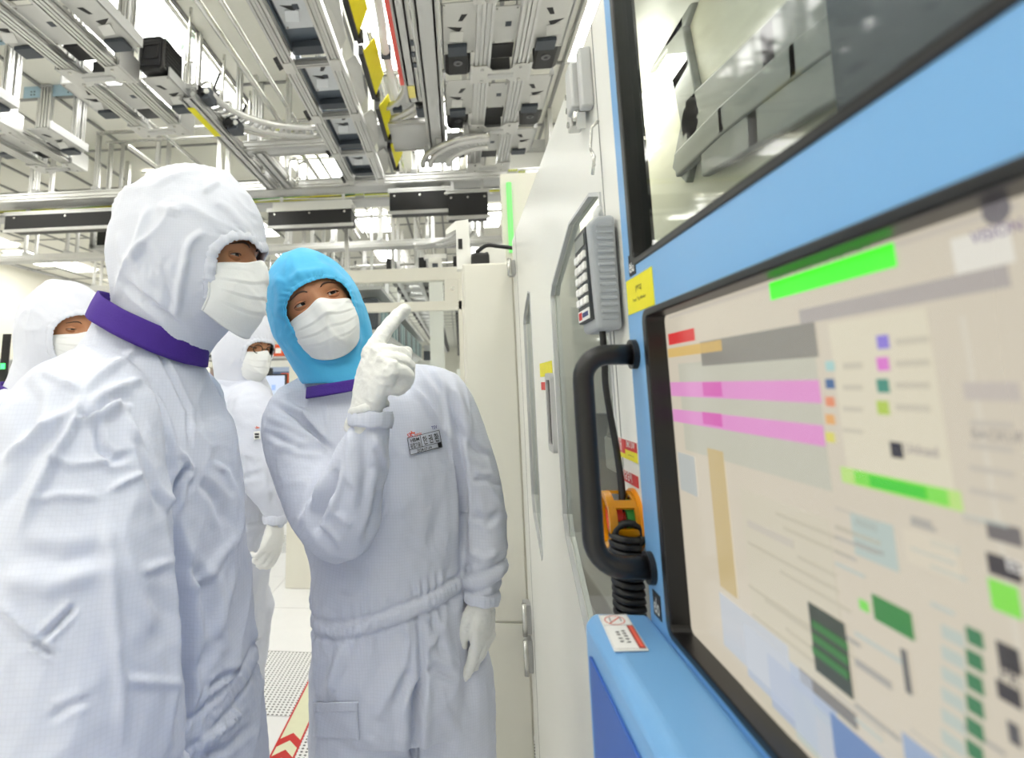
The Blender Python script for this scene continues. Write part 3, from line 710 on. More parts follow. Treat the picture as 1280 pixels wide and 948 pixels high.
# rack with dark trays and yellow plates
CX0, CX1 = -1.03, -.725
t = thing('hanging_rack', 'hanging rack with dark blue-grey trays and yellow side plates', 'rack', (-.88, 3.9, ZR), 'hanging carrier racks')
for x in (CX0, CX1):
    for dx in (-.022, .022): MB().rail((x+dx, 1.6, ZR), (x+dx, 5.36, ZR), .042, .05).build('rail', M_alu, t)
CJ = [1.8, 2.53, 3.26, 3.97, 4.68, 5.34]
pan = mat('tray_pan', (110, 120, 132), .35, .5, .06, 12)
for j, y in enumerate(CJ):
    MB().rail((CX0, y, ZR), (CX1, y, ZR), .04, .045).build('cross_member', M_alu, t)
    MB().obox((CX0-.06, y, ZR+.02), (1, 0, .5), (0, 1, 0), (-.5, 0, 1), .035, .03, .03).build('clamp', M_black, t)
    for x in (CX0, CX1):
        MB().box(x-.03, x+.03, y-.06, y+.06, ZR-.032, ZR-.026).build('corner_plate', M_plateg, t)
        post(t, x, y+.04, ZR+.02)
    if j == 0: continue
    ya = CJ[j-1]; L = y-ya
    MB().box(CX0+.04, CX1-.04, ya+.04, y-.04, ZR+.06, ZR+.066).build('tray_pan', pan, t)
    tray_plate(t, CX0+.065, CX1-.05, ya+L*.12, ya+L*.6, ZR+.045, mat('tray_light', (208, 212, 216), .35, .2), True, False, -1)
    MB().obox(((CX0+CX1)/2, ya+L*.66, ZR+.075), (1, 0, 0), (0, 1, .5), (0, -.5, 1), (CX1-CX0)/2-.05, .05, .003).build('tray_lip', pan, t)
    MB().box(CX0+.06, CX1-.06, y-L*.22, y-L*.1, ZR+.01, ZR+.05).build('dark_module', M_dark, t)
    MB().box(CX0+.02, CX0+.05, ya+.05, y-.05, ZR+.03, ZR+.1).build('tray_wall', pan, t)
    # wing plate and yellow plate
    MB().prism([(CX1+.05, ya+.03, ZR+.0), (CX1+.05, y-.1, ZR), (CX1+.10, y-.18, ZR+.03), (CX1+.14, ya+.12, ZR+.03), (CX1+.12, ya, ZR+.03)], (0, 0, .005)).build('wing_plate', M_plateg, t)
    yp = MB().prism([(CX1+.185, ya-.05, ZR+.02), (CX1+.255, ya-.02, ZR+.13), (CX1+.255, y-.30, ZR+.13), (CX1+.185, y-.22, ZR+.02)], (-.004, 0, .006)).build('yellow_plate', M_yellow, t)
    MB().box(CX1+.155, CX1+.185, ya-.06, y-.2, ZR-.005, ZR+.06).build('black_backing', M_blackm, yp)
    MB().box(CX1+.17, CX1+.21, y-.22, y-.16, ZR, ZR+.06).build('clamp', M_black, t)
# pipe beside the yellow plates
pp = thing('bent_pipe', 'white bent pipe with clamps beside the yellow plates', 'pipe', (-.42, 3.2, ZR+.2))
MB().tube(smooth_path([(-.42, 2.2, ZR+.3), (-.42, 2.75, ZR+.28), (-.42, 3.2, ZR+.2), (-.42, 3.35, ZR+.12), (-.42, 4.25, ZR+.12)]), .028, 12).build('pipe', M_white, pp, smooth=True)
for y, z in ((2.9, .265), (3.4, .12), (4.1, .1)): MB().box(-.455, -.385, y-.02, y+.02, ZR+z-.035, ZR+z+.05).build('clamp', M_dark, pp)

# tracks running along the aisle
def track_y(name, label, x, w, y0, y1, z, h=.08, m=M_alu2, hang=True, yl=None):
    t = thing(name, label, 'track', (x, (y0+y1)/2, z))
    MB().box(x-w/2, x+w/2, y0, y1, z, z+.012).build('soffit_plate', m, t)
    for s in (-1, 1):
        MB().rail((x+s*w/2, y0, z+h/2), (x+s*w/2, y1, z+h/2), .035, h, slots=2).build('side_rail', M_alu, t)
    for k in range(int((y1-y0)/.6)+1):
        y = y0+k*.6
        MB().box(x-w/2-.03, x+w/2+.03, y-.02, y+.02, z+h, z+h+.03).build('yoke', M_alu2, t)
        if hang: MB().cyl((x, y, z+h+.03), (x, y, CEIL-.02), .012, 8).build('hanger_rod', M_steel, t)
    if yl:
        for a, b in yl: MB().box(x-w/2-.012, x+w/2-.045, a, b, z-.004, z).build('yellow_strip', M_yellow, t)
    return t
track_y('transport_track', 'aluminium transport track carrying a single yellow strip', -1.9, .085, 3.6, 5.5, ZR, yl=[(3.72, 4.2)])
track_y('transport_track', 'grey transport track between the yellow-plate rack and the black-carrier rack', -.13, .12, 1.5, 4.85, ZR)
track_y('transport_track', 'narrow grey track beside the red strip', -.27, .075, 1.8, 3.85, ZR, hang=False)
rs = thing('red_strip', 'red strip fixed along the narrow grey track', 'strip', (-.33, 2.9, ZR)); MB().box(-.345, -.318, 2.0, 3.6, ZR-.005, ZR+.02).build('bar', mat('red_strip', (226, 92, 84), .45), rs)
for y in (2.3, 2.8, 3.3): MB().box(-.35, -.30, y, y+.03, ZR+.02, ZR+.04).build('clip', M_alu2, rs)
for k, y in enumerate((3.1, 3.22, 3.34)):
    tag(MB().box(-.24, -.215, y, y+.05, ZR-.006, ZR-.0005).build('track_tag', M_dark), 'small dark tag stuck on the narrow grey track', 'tag', 'tags on the narrow track')
tag(MB().box(-.30, -.25, 3.62, 3.78, ZR-.006, ZR-.0005).build('track_label', mat('pale_yellow', (232, 220, 130), .5)), 'pale yellow label on the end of the narrow grey track', 'label')

# tracks crossing the aisle
def track_x(label, y, z, x0, x1, n=2, h=.09, gap=.22, name='cross_track', hang=True, step=.7):
    t = thing(name, label, 'track', ((x0+x1)/2, y, z))
    for k in range(n): MB().rail((x0, y+k*gap, z+h/2), (x1, y+k*gap, z+h/2), .05, h, slots=2).build('beam', M_alu, t)
    MB().box(x0, x1, y+.03, y+(n-1)*gap-.03, z+.0, z+.01).build('soffit_plate', M_alu2, t)
    q = 0
    while x0+q*step < x1:
        x = x0+q*step+.1
        MB().box(x-.03, x+.03, y-.04, y+(n-1)*gap+.04, z+h, z+h+.04).build('yoke', M_alu2, t)
        if hang:
            for yy in (y, y+(n-1)*gap): MB().rail((x, yy, z+h+.04), (x, yy, CEIL-.02), .04, .04, up=(0, 1, 0)).build('hanger', M_alu, t)
        q += 1
    return t
track_x('long aluminium cross track spanning the aisle just beyond the hanging racks', 5.5, ZR, -7.5, .9)
track_x('short cross track joining the yellow-strip track to the yellow-plate rack', 4.55, ZR+.02, -1.85, -1.0, 2, .08, .14)
track_x('second cross track further down the aisle', 7.9, ZR-.05, -7.5, 1.5)
track_x('third cross track further down the aisle', 10.6, ZR-.05, -7.5, 1.5)
track_x('fourth cross track at the far end of the aisle', 14.0, ZR-.05, -7.5, 1.5)
track_x('short cross frame behind the narrow grey track', 4.3, ZR+.05, -.66, -.18, 2, .06, .5, hang=False)
# inclined rail from short cross track to the long one
track_y('transport_track', 'short aluminium track linking the two cross tracks beside the yellow-strip track', -1.72, .09, 4.6, 5.5, ZR, hang=False)
# cable bundle on the long cross track
cb = thing('cable_bundle', 'yellow, green and white cables lying in the tray behind the long cross track', 'cables', (-2, 5.95, ZR))
for k in range(14):
    z0 = ZR+.02+random.uniform(0, .06); y0 = 5.9+random.uniform(0, .16)
    P = [(-7+i*.5, y0+random.uniform(-.03, .03), z0+random.uniform(-.02, .02)) for i in range(16)]
    MB().tube(smooth_path(P, 2), .008, 5).build('cable', [M_yellow, M_green, M_paper, M_yellow, M_dark][k % 5] if k % 5 != 3 else mat('lime_cable', (206, 214, 90), .5), cb)
MB().box(-7.2, .7, 5.86, 6.1, ZR-.04, ZR-.01).build('tray', M_alu2, cb)
# black cover boxes under the long cross track
def cover_box(px0, py0, px1, py1, Y, label, white=False):
    a = onY(px0, (py0+py1)/2, Y); b = onY(px1, (py0+py1)/2, Y); hh = abs(py1-py0)/F*Y
    z = (a[2]+b[2])/2
    t = thing('track_cover', label, 'cover', ((a[0]+b[0])/2, Y, z-hh/2), 'black covers under the cross track')
    MB().box(a[0], b[0], Y, Y+.25, z-hh/2, z+hh/2).build('panel', M_blackm, t, bevel=.004)
    if white: MB().box(a[0]+.05, b[0], Y-.004, Y+.25, z+hh/2, z+hh/2+.1).build('white_cap', M_white, t)
    MB().rail((a[0]-.02, Y+.02, z+hh/2+.02), (b[0]+.02, Y+.02, z+hh/2+.02), .04, .04).build('top_rail', M_alu, t)
    MB().rail((a[0]-.02, Y+.02, z-hh/2-.015), (b[0]+.02, Y+.02, z-hh/2-.015), .03, .03).build('bottom_rail', M_alu, t)
    for q in (.12, .88): MB().rail((a[0]+(b[0]-a[0])*q, Y+.12, z+hh/2), (a[0]+(b[0]-a[0])*q, Y+.12, CEIL-.02), .03, .03, up=(0, 1, 0)).build('hanger', M_alu, t)
    for q in (.08, .5, .92):
        MB().cyl((a[0]+(b[0]-a[0])*q, Y-.006, z+hh*.3), (a[0]+(b[0]-a[0])*q, Y, z+hh*.3), .012, 8).build('bolt', M_steel, t)
cover_box(6, 265, 158, 285, 5.6, 'long black cover panel behind the back of the purple-collared man')
cover_box(335, 262, 439, 281, 5.75, 'black cover panel with a white cap above the blue hood', True)
cover_box(487, 238, 563, 263, 5.5, 'tall black cover panel above the partition frame'); cover_box(560, 240, 610, 270, 5.4, 'deep short black cover panel next to the tall one')
# curved ladder track
def arc_track(cx, cy, r, a0, a1, z, label, n=18, w=.16):
    t = thing('curved_track', label, 'track', (cx+r*math.cos(math.radians((a0+a1)/2)), cy+r*math.sin(math.radians((a0+a1)/2)), z))
    A = [math.radians(a0+(a1-a0)*k/n) for k in range(n+1)]
    for rr, m in ((r-w/2, M_alu), (r+w/2, M_alu), (r+w/2+.07, M_steel)):
        MB().tube([(cx+rr*math.cos(q), cy+rr*math.sin(q), z) for q in A], .026, 8).build('rail', m, t, smooth=True)
    for q in A[1:]:
        d = Vector((math.cos(q), math.sin(q), 0)); MB().obox(Vector((cx, cy, z+.012))+d*r, d, (-d.y, d.x, 0), (0, 0, 1), w/2, .013, .008).build('rung', M_alu2, t)
    for q in A[2::6]:
        d = Vector((math.cos(q), math.sin(q), 0)); p = Vector((cx, cy, z))+d*(r+.12); MB().rail(p, p+Vector((0, 0, CEIL-.02-z)), .045, .045, up=(0, 1, 0)).build('hanger', M_alu, t)
    return t
arc_track(-1.15, 3.75, .72, 180, 90, ZR+.12, 'curved ladder track bending from the yellow-strip track towards the yellow-plate rack')
arc_track(-.75, 3.75, .5, 0, 64, ZR+.1, 'curved ladder track bending from the narrow grey track towards the yellow plates')
arc_track(.3, 4.85, .42, 180, 270, ZR-.09, 'curved ladder track under the far end of the black-carrier rack')
arc_track(-.6, 7.2, .7, 0, 90, ZR-.06, 'curved ladder track beyond the tall black covers')
# drive motors, hose clusters near the curves
def drive_unit(x, y, z, label):
    t = thing('drive_unit', label, 'motor', (x, y, z), 'dark drive units on the tracks')
    MB().box(x-.05, x+.05, y-.07, y+.07, z, z+.09).build('housing', M_dark, t, bevel=.01)
    MB().cyl((x-.02, y-.07, z+.045), (x-.02, y-.11, z+.045), .035, 14).build('motor', M_black, t); MB().cyl((x+.03, y-.07, z+.05), (x+.03, y-.085, z+.05), .02, 12).build('dial', M_paper, t)
    MB().tube(smooth_path([(x, y+.07, z+.06), (x+.03, y+.12, z+.12), (x-.02, y+.16, z+.2), (x, y+.2, z+.35)]), .012, 6).build('hose', M_black, t)
drive_unit(-1.78, 4.2, ZR+.02, 'dark drive unit beside the yellow strip'); drive_unit(-.22, 4.1, ZR+.03, 'dark drive unit with a white dial under the grey track')
drive_unit(-1.82, 3.75, ZR+.05, 'small dark drive unit near the end of the yellow strip')
# hanging gooseneck pipes left of the yellow-plate rack
for k, (px, py, Y) in enumerate(((230, 80, 3.9), (250, 105, 4.1), (262, 115, 4.2), (275, 130, 4.3), (372, 205, 5.3), (360, 200, 5.25), (330, 190, 5.0))):
    p = onY(px, py, Y); h = .22
    tag(MB().tube(smooth_path([(p[0], p[1], p[2]-h), (p[0], p[1], p[2]-.03), (p[0]+.02, p[1], p[2]), (p[0]+.07, p[1], p[2]+.015), (p[0]+.1, p[1], p[2]-.02), (p[0]+.1, p[1], p[2]-h*.8)], 4), .016, 8).build('gooseneck_pipe', M_steel, smooth=True), 'bright metal gooseneck pipe standing on the tracks beside the yellow strip', 'pipe', 'gooseneck pipes')
# thin service pipes along and across the ceiling
pipes = []
for k, (x, y0, y1, z, r) in enumerate(((-2.75, 1.5, 7, ZR+.35, .02), (-1.6, 3, 9, ZR+.4, .025), (-1.45, 3, 9, ZR+.4, .018), (-.55, 3.5, 12, ZR+.35, .02), (-.4, 4, 12, ZR+.3, .016), (1.0, 5.5, 12, ZR+.3, .02), (-3.1, 4.8, 12, ZR+.25, .02))):
    tag(MB().cyl((x, y0, z), (x, y1, z), r, 8).build('service_pipe', M_steel, smooth=True), 'thin steel service pipe '+('beside the rack that holds the ribbed carrier', 'between yellow-strip track and yellow-plate rack, thicker of a pair', 'between yellow-strip track and yellow-plate rack, thinner of a pair', 'above the white bent pipe, the thicker of two', 'above the white bent pipe, the thinner of two', 'running past the white bulkhead', 'beyond the blue-bracket rack running down the aisle')[k], 'pipe', 'service pipes under the ceiling')
for k, (y, z, x0, x1, r) in enumerate(((4.9, ZR+.45, -3.5, -.2, .018), (5.05, ZR+.42, -3.5, -.4, .014), (6.4, ZR+.2, -6, .8, .02), (6.55, ZR+.25, -6, .8, .016), (6.9, ZR+.1, -5, .8, .02), (8.6, ZR+.2, -5, 1, .02), (9.4, ZR, -5, 1, .02))):
    tag(MB().cyl((x0, y, z), (x1, y, z), r, 8).build('service_pipe', M_steel, smooth=True), 'thin steel cross pipe '+('before the long cross track, the thicker of a pair', 'before the long cross track, the thinner of a pair', 'beyond the black covers, the thicker of a pair', 'beyond the black covers, the thinner of a pair', 'just before the second cross track', 'just beyond the second cross track', 'between the second and third cross tracks')[k], 'pipe', 'service pipes under the ceiling')
# cabinet-like duct ends and yellow-green valve clusters
for k, (px, py, Y) in enumerate(((352, 165, 5.0), (362, 168, 5.05), (565, 130, 4.6), (640, 205, 5.3), (650, 212, 5.35), (450, 245, 5.9))):
    p = onY(px, py, Y)
    if k in (3, 4): p = np.array((p[0], 5.5, ZR-.016))
    t = thing('valve_block', 'small yellow-green valve block among the tracks', 'valve', p, 'valve blocks')
    MB().box(p[0]-.05, p[0]+.05, Y-.03, Y+.03, p[2]-.025, p[2]+.015).build('block', M_alu2, t)
    for q in range(4): MB().cyl((p[0]-.035+q*.023, Y-.03, p[2]), (p[0]-.035+q*.023, Y-.05, p[2]), .009, 8).build('cap', mat('lime_cap', (200, 210, 60), .4), t)
# far racks down the aisle
def far_rack(x0, x1, y0, y1, z, label, m=M_plateg):
    t = thing('hanging_rack', label, 'rack', ((x0+x1)/2, (y0+y1)/2, z), 'hanging carrier racks')
    for x in (x0, x1): MB().rail((x, y0, z), (x, y1, z), .06, .06).build('rail', M_alu, t)
    n = int((y1-y0)/.75)
    for k in range(n):
        y = y0+k*.75
        MB().box(x0, x1, y, y+.08, z-.02, z+.02).build('cross_plate', M_alu2, t); MB().box(x0+.03, x1-.03, y+.2, y+.6, z+.03, z+.04).build('tray', m, t)
        MB().box(x0-.14, x0-.02, y+.3, y+.7, z+.02, z+.28).build('carrier', M_black, t)
        MB().box(x1+.02, x1+.14, y+.3, y+.7, z+.02, z+.28).build('carrier', M_black, t)
        for x in (x0, x1): MB().box(x-.025, x+.025, y, y+.05, z, CEIL-.02).build('upright', M_alu, t)
far_rack(.1, .42, 8.3, 34, ZR-.35, 'far hanging rack with black carriers seen through the partition glass')
far_rack(-.95, -.6, 8.3, 30, ZR-.35, 'far hanging rack over the middle of the aisle'); far_rack(-2.6, -2.25, 8.4, 17, ZR-.35, 'far hanging rack with blue-grey trays down the aisle', pan)
far_rack(-4.4, -4.0, 6.2, 15, ZR-.35, 'far hanging rack beyond the blue-bracket rack')
# ------------------------------------------------------------------ column, partition, background equipment
ct = thing('machine_column', 'cream sheet-metal column at the far end of the white machine', 'cabinet', (.12, 2.15, 0))
cx0 = onY(580, 400, 2.05)[0]
MB().box(cx0, .209, 2.06, 2.5, 0, 1.878).build('body', M_cream, ct, bevel=.004)
MB().box(cx0+.006, .205, 2.052, 2.06, .645, 1.872).build('upper_door', M_cream, ct, bevel=.002); MB().box(cx0+.006, .205, 2.052, 2.06, .03, .637).build('lower_door', M_cream, ct, bevel=.002)
# things on the column top
dv = thing('sensor_bracket', 'white upright sensor bracket with black base on the column', 'device', (.05, 2.2, 1.88))
a = onY(573, 272, 2.2); 
MB().prism([(cx0-.02, 2.16, 1.9), (cx0-.02, 2.16, 2.04), (cx0-.06, 2.16, 2.02), (cx0-.06, 2.16, 2.04), (cx0-.02, 2.16, 2.075), (cx0+.03, 2.16, 2.08), (cx0+.035, 2.16, 1.93), (cx0+.08, 2.16, 1.88), (cx0-.02, 2.16, 1.88)], (0, .05, 0)).build('arm', M_white, dv)
MB().box(cx0-.012, cx0+.004, 2.154, 2.16, 1.96, 2.0).build('slot', M_black, dv)
MB().tube(smooth_path([(.08, 2.15, 1.94), (.12, 2.14, 1.965), (.17, 2.14, 1.96), (.23, 2.14, 1.95)]), .008, 8).build('cable', M_black, dv)
MB().box(.06, .13, 2.12, 2.2, 1.88, 1.935).build('connector', M_black, dv, bevel=.01)
bx = thing('control_box', 'pale green-lit control box lying on the column top', 'box', (.17, 2.25, 1.88)); MB().box(.105, .2, 2.22, 2.4, 1.88, 1.99).build('housing', M_white, bx, bevel=.003)
MB().cyl((.125, 2.222, 1.95), (.125, 2.215, 1.95), .008, 12).build('knob', M_black, bx)
up = thing('duct_panel', 'upright cream panel with an added green glow strip behind the column', 'panel', (.3, 2.62, 0))
MB().box(.225, .47, 2.6, 2.64, 0, 2.43).build('panel', M_cream, up)
MB().cyl((.262, 2.59, 2.04), (.262, 2.59, 2.38), .012, 12).build('reflected_glow_strip', mat('green_glow', (130, 240, 130), .4, emit=.28), up)  # glowing strip stands in for a green reflection on the panel
# bulkhead on the right, beyond the machine, with two notice labels
bw = thing('bulkhead', 'white bulkhead panel with two small notices beyond the black-carrier rack', 'panel', (1.5, 5.9, 3.4))
MB().box(.62, 3.5, 5.95, 6.0, 3.35, 4.0).build('panel', M_white, bw); MB().box(.5, 3.5, 5.85, 5.95, 3.95, 4.05).build('top_rail', M_alu2, bw)
for px in (683, 690.5):
    p = onY(px, 187, 5.94); q = MB().box(p[0]-.022, p[0]+.022, 5.944, 5.95, p[2]-.06, p[2]+.06).build('notice', M_paper, bw)
    MB().box(p[0]-.018, p[0]+.018, 5.942, 5.944, p[2]-.05, p[2]+.035).build('print', M_ink, q); MB().box(p[0]-.018, p[0]+.018, 5.942, 5.944, p[2]+.04, p[2]+.055).build('print', M_red, q)

# partition with glazed frame
PY = 4.2
pt = thing('glazed_partition', 'cream framed partition with clear panes across the aisle', 'partition', (-.6, PY, 0))
def bar(px0, py0, px1, py1, nm='frame_bar'):
    pass
xl, xm, xr = -1.29, -1.08, .07
zt = 2.325
MB().box(xl, xm, PY, PY+.35, 0, zt).build('solid_panel', M_cream, pt, bevel=.004)
MB().box(xm, xr, PY, PY+.08, zt-.10, zt).build('top_bar', M_cream, pt, bevel=.003)
z2 = onY(520, 383, PY)[2]
MB().box(xm, xr-.03, PY, PY+.06, z2-.035, z2+.035).build('transom', M_cream, pt, bevel=.003)
MB().box(xr-.06, xr+.1, PY, PY+.08, 0, zt-.10).build('jamb', M_cream, pt, bevel=.003)
MB().box(xm, xr, PY, PY+.08, 0, .9).build('lower_panel', M_cream, pt, bevel=.003)
MB().box(xm, xr-.06, PY+.03, PY+.036, z2+.035, zt-.1).build('pane', M_glass, pt); MB().box(xm, xr-.06, PY+.03, PY+.036, .9, z2-.035).build('pane', M_glass, pt)
MB().box(xr-.16, xr-.06, PY-.004, PY+.02, zt-.16-.12, zt-.1).build('corner_bracket', M_cream, pt)
MB().cyl((xr-.10, PY-.012, zt-.17), (xr-.10, PY-.004, zt-.17), .014, 12).build('bolt', M_steel, pt)
# instrument post standing behind the partition
ip = thing('instrument_post', 'white open post with a small dark window behind the partition top', 'post', (-.35, 4.9, 0))
p = onY(544, 330, 4.9)
MB().box(p[0]-.06, p[0]+.06, 4.88, 4.98, 0, p[2]+.05).build('post', M_white, ip); MB().box(p[0]-.025, p[0]+.025, 4.87, 4.88, p[2]-.06, p[2]+.0).build('window', M_dark, ip); MB().box(p[0]-.1, p[0]+.1, 4.9, 4.96, p[2]+.05, p[2]+.09).build('cap', M_alu, ip)
# far machines lining the aisle
def far_machine(x0, x1, y0, y1, h, label, win=True, m=M_white):
    t = thing('process_machine', label, 'machine', ((x0+x1)/2, (y0+y1)/2, 0))
    MB().box(x0, x1, y0, y1, 0, h).build('body', m, t, bevel=.01)
    if win:
        MB().box(x0+(x1-x0)*.18, x1-(x1-x0)*.12, y0-.012, y0, 1.0, min(h-.15, 1.75)).build('window_frame', mat('pale_blue_frame', (170, 186, 214), .4), t); MB().box(x0+(x1-x0)*.28, x1-(x1-x0)*.2, y0-.016, y0-.012, 1.08, min(h-.22, 1.68)).build('window', mat('dark_blue_glass', (96, 112, 146), .15), t)
    MB().box(x0, x1, y0-.006, y0, .75, .76).build('joint', gm, t)
    MB().box(x0+.1, x0+.3, y0+.2, y0+.5, h, h+.3).build('top_unit', M_alu2, t); MB().box(x1-.35, x1-.1, y0+.1, y0+.6, h, h+.18).build('top_unit', M_dark, t)
far_machine(-.02, .95, 6.6, 8.4, 1.62, 'white process machine with a blue window frame behind the partition glass')
far_machine(.3, 1.6, 9.2, 13, 2.0, 'white machine behind the blue-window machine, far down the aisle'); far_machine(-3.6, -2.1, 8.6, 12, 2.1, 'white machine beyond the parts shelf, far down the aisle')
far_machine(-.75, -.3, 10.5, 12, 1.9, 'narrow white cabinet in the far aisle'); far_machine(-6.5, -4.4, 7.5, 11, 1.75, 'low white machine beyond the half-hidden man', False, M_cream)
# gallery of dark pods seen through the glass
g = thing('carrier_shelf', 'long teal-grey carrier shelf receding behind the partition glass', 'shelf', (-1.1, 9, 2.3))
teal = mat('teal_pod', (120, 150, 156), .35, .2)
MB().box(-1.25, -.85, 6.2, 14, 2.02, 2.06).build('shelf_board', M_alu2, g); MB().box(-1.25, -.85, 6.2, 14, 2.52, 2.56).build('shelf_board', M_alu2, g)
for k in range(20): MB().box(-1.2, -.9, 6.3+k*.38, 6.3+k*.38+.27, 2.08, 2.44).build('carrier', teal if k % 3 else M_dark, g, bevel=.02)
for k in range(5): MB().box(-1.27, -1.23, 6.2+k*1.9, 6.25+k*1.9, 0, CEIL-.02).build('upright', M_alu, g)
# shelf and monitor behind the third man
sv = thing('parts_shelf', 'open shelf with small boxes behind the men', 'shelf', (-2.6, 5.7, 0))
for z in (1.15, 1.45, 1.72): MB().box(-3.2, -1.6, 5.5, 5.9, z, z+.025).build('shelf_board', M_alu2, sv)
for x in (-3.2, -2.4, -1.62): MB().rail((x, 5.7, 0), (x, 5.7, 1.9), .05, .05, up=(0, 1, 0)).build('upright', M_alu, sv)
for k, (x, z, w_, h_, m) in enumerate(((-2.62, 1.475, .1, .17, M_paper), (-2.48, 1.475, .1, .12, M_orange), (-2.3, 1.475, .12, .14, M_yellow), (-2.55, 1.745, .16, .1, M_dark), (-2.28, 1.745, .1, .14, M_green), (-2.06, 1.475, .14, .16, M_dark), (-1.86, 1.745, .1, .12, M_orange), (-2.9, 1.475, .14, .18, M_alu2), (-1.78, 1.58, .08, .1, M_orange))):
    t = thing('storage_box', ['white labelled', 'orange', 'yellow', 'dark grey', 'green', 'dark', 'orange-red', 'grey metal', 'tiny orange'][k]+' storage box on the parts shelf behind the men', 'box', (x, 5.6, z))
    zz = z if z != 1.58 else 1.475
    MB().box(x, x+w_, 5.52, 5.7, zz, zz+h_).build('carton', m, t, bevel=.004); MB().box(x+.02, x+w_-.02, 5.516, 5.52, zz+.03, zz+h_*.7).build('label_card', M_paper if m is not M_paper else M_orange, t)
mn = thing('computer_monitor', 'small lit computer monitor between the two men in the background', 'monitor', (-1.83, 5.3, 1.2))
a = onY(330, 468, 5.3); b = onY(357, 497, 5.3)
MB().box(a[0]-.12, b[0], 5.3, 5.34, b[2]-.02, a[2]).build('housing', M_black, mn); MB().box(a[0]-.1, b[0]-.012, 5.295, 5.3, b[2]+.0, a[2]-.015).build('screen', emis('office_screen', (206, 218, 238), 1.0), mn)
for k, c in enumerate(((150, 220, 170), (240, 200, 150), (160, 190, 240))): MB().box(a[0]-.06+k*.07, a[0]-.02+k*.07, 5.293, 5.295, b[2]+.07, b[2]+.12).build('screen_graphic', emis('os%d' % k, c, 1.0), mn)
MB().box(a[0]-.03, a[0]+.03, 5.31, 5.33, 1.175, b[2]-.02).build('stand', M_black, mn); MB().box(a[0]-.12, a[0]+.12, 5.28, 5.45, 1.16, 1.175).build('base', M_black, mn)
dk = thing('work_desk', 'grey work desk carrying the small lit monitor', 'desk', (-2.0, 5.3, 0)); MB().box(-2.6, -1.5, 5.1, 5.48, 1.12, 1.16).build('desktop', M_alu2, dk)
for x in (-2.55, -1.55):
    for y in (5.14, 5.44): MB().box(x-.02, x+.02, y-.02, y+.02, 0, 1.12).build('leg', M_alu, dk)
# machine edge with a green lamp at the far left
lm = thing('side_cabinet', 'grey cabinet edge with a small green lamp behind the half-hidden man', 'cabinet', (-3.2, 2.9, 0)); MB().box(-3.7, -2.66, 2.9, 3.3, 0, 1.62).build('body', M_alu2, lm, bevel=.01)
p = onY(3, 458, 2.88); MB().box(p[0]-.012, p[0]+.012, 2.88, 2.9, p[2]-.015, p[2]+.015).build('lamp', mat('green_glow2', (70, 255, 120), .4, emit=2.), lm); MB().box(p[0]-.02, p[0]+.02, 2.885, 2.9, p[2]-.3, p[2]+.18).build('lamp_strip', M_black, lm)
# ------------------------------------------------------------------ people: helpers
_lat = np.random.RandomState(11).rand(64, 64, 64)
def vnoise(P):
    P = np.asarray(P)+100.; i = np.floor(P).astype(int); f = P-i; f = f*f*(3-2*f); i0 = i % 64; i1 = (i+1) % 64
    def g(a, b, c): return _lat[a, b, c]
    x0, y0, z0 = i0.T; x1, y1, z1 = i1.T; fx_, fy, fz = f.T
    c00 = g(x0, y0, z0)*(1-fx_)+g(x1, y0, z0)*fx_; c10 = g(x0, y1, z0)*(1-fx_)+g(x1, y1, z0)*fx_
    c01 = g(x0, y0, z1)*(1-fx_)+g(x1, y0, z1)*fx_; c11 = g(x0, y1, z1)*(1-fx_)+g(x1, y1, z1)*fx_
    return ((c00*(1-fy)+c10*fy)*(1-fz)+(c01*(1-fy)+c11*fy)*fz)
def ridged(P, power=3.):
    n = 1-np.abs(2*vnoise(P)-1)*1.6; return np.clip(n, 0, 1)**power
def folds(P, s=7., seed=0.):
    """crumpled cloth: warped ridges at two sizes, about -0.3..1"""
    W = np.stack([vnoise(P*s*.6+seed+k*17.3) for k in range(3)], 1)-.5
    def an(ang, hx, st, k, pw):
        c_, s_ = math.cos(math.radians(ang)), math.sin(math.radians(ang)); h = P[:, 0]*math.cos(hx)+P[:, 1]*math.sin(hx); g = -P[:, 0]*math.sin(hx)+P[:, 1]*math.cos(hx)
        Q = np.stack((h*c_+P[:, 2]*s_, g*.8, (-h*s_+P[:, 2]*c_)*st), 1)*s*k+W*1.5+seed+ang
        return ridged(Q, pw)
    w_ = vnoise(P*s*.45+seed+31); w2 = vnoise(P*s*.45+seed+57)
    a = an(28, .3, .22, 1.15, 4.)*w_*1.5; b = an(-35, 1.0, .22, 1.25, 4.)*w2*1.5; d = an(65, .7, .28, 1.6, 3.)*(1-w_)*.9; e = ridged(P*s*2.3+W*3+seed+5, 2.5)*.16; c = vnoise(P*s*.5+seed+9)-.5
    return a*.8+b*.75+d*.5+e+c*.6-.38
def ell_ring(c, a, b, n=28, p=2.):
    c = np.array(c, float); a = np.array(a, float); b = np.array(b, float); out = []
    for k in range(n):
        q = 2*math.pi*k/n; cs, sn = math.cos(q), math.sin(q)
        e = 2./p; out.append(c+a*math.copysign(abs(cs)**e, cs)+b*math.copysign(abs(sn)**e, sn))
    return out
def add_loft(mb, secs, n=28, p=2.):
    """secs: (centre, half axis a, half axis b); resampled smoothly"""
    S = np.array([np.concatenate(s_) for s_ in secs], float)
    R = np.array(smooth_path([tuple(r) for r in S], 5))
    mb.loft([[tuple(q) for q in ell_ring(r[:3], r[3:6], r[6:9], n, p)] for r in R]); return mb
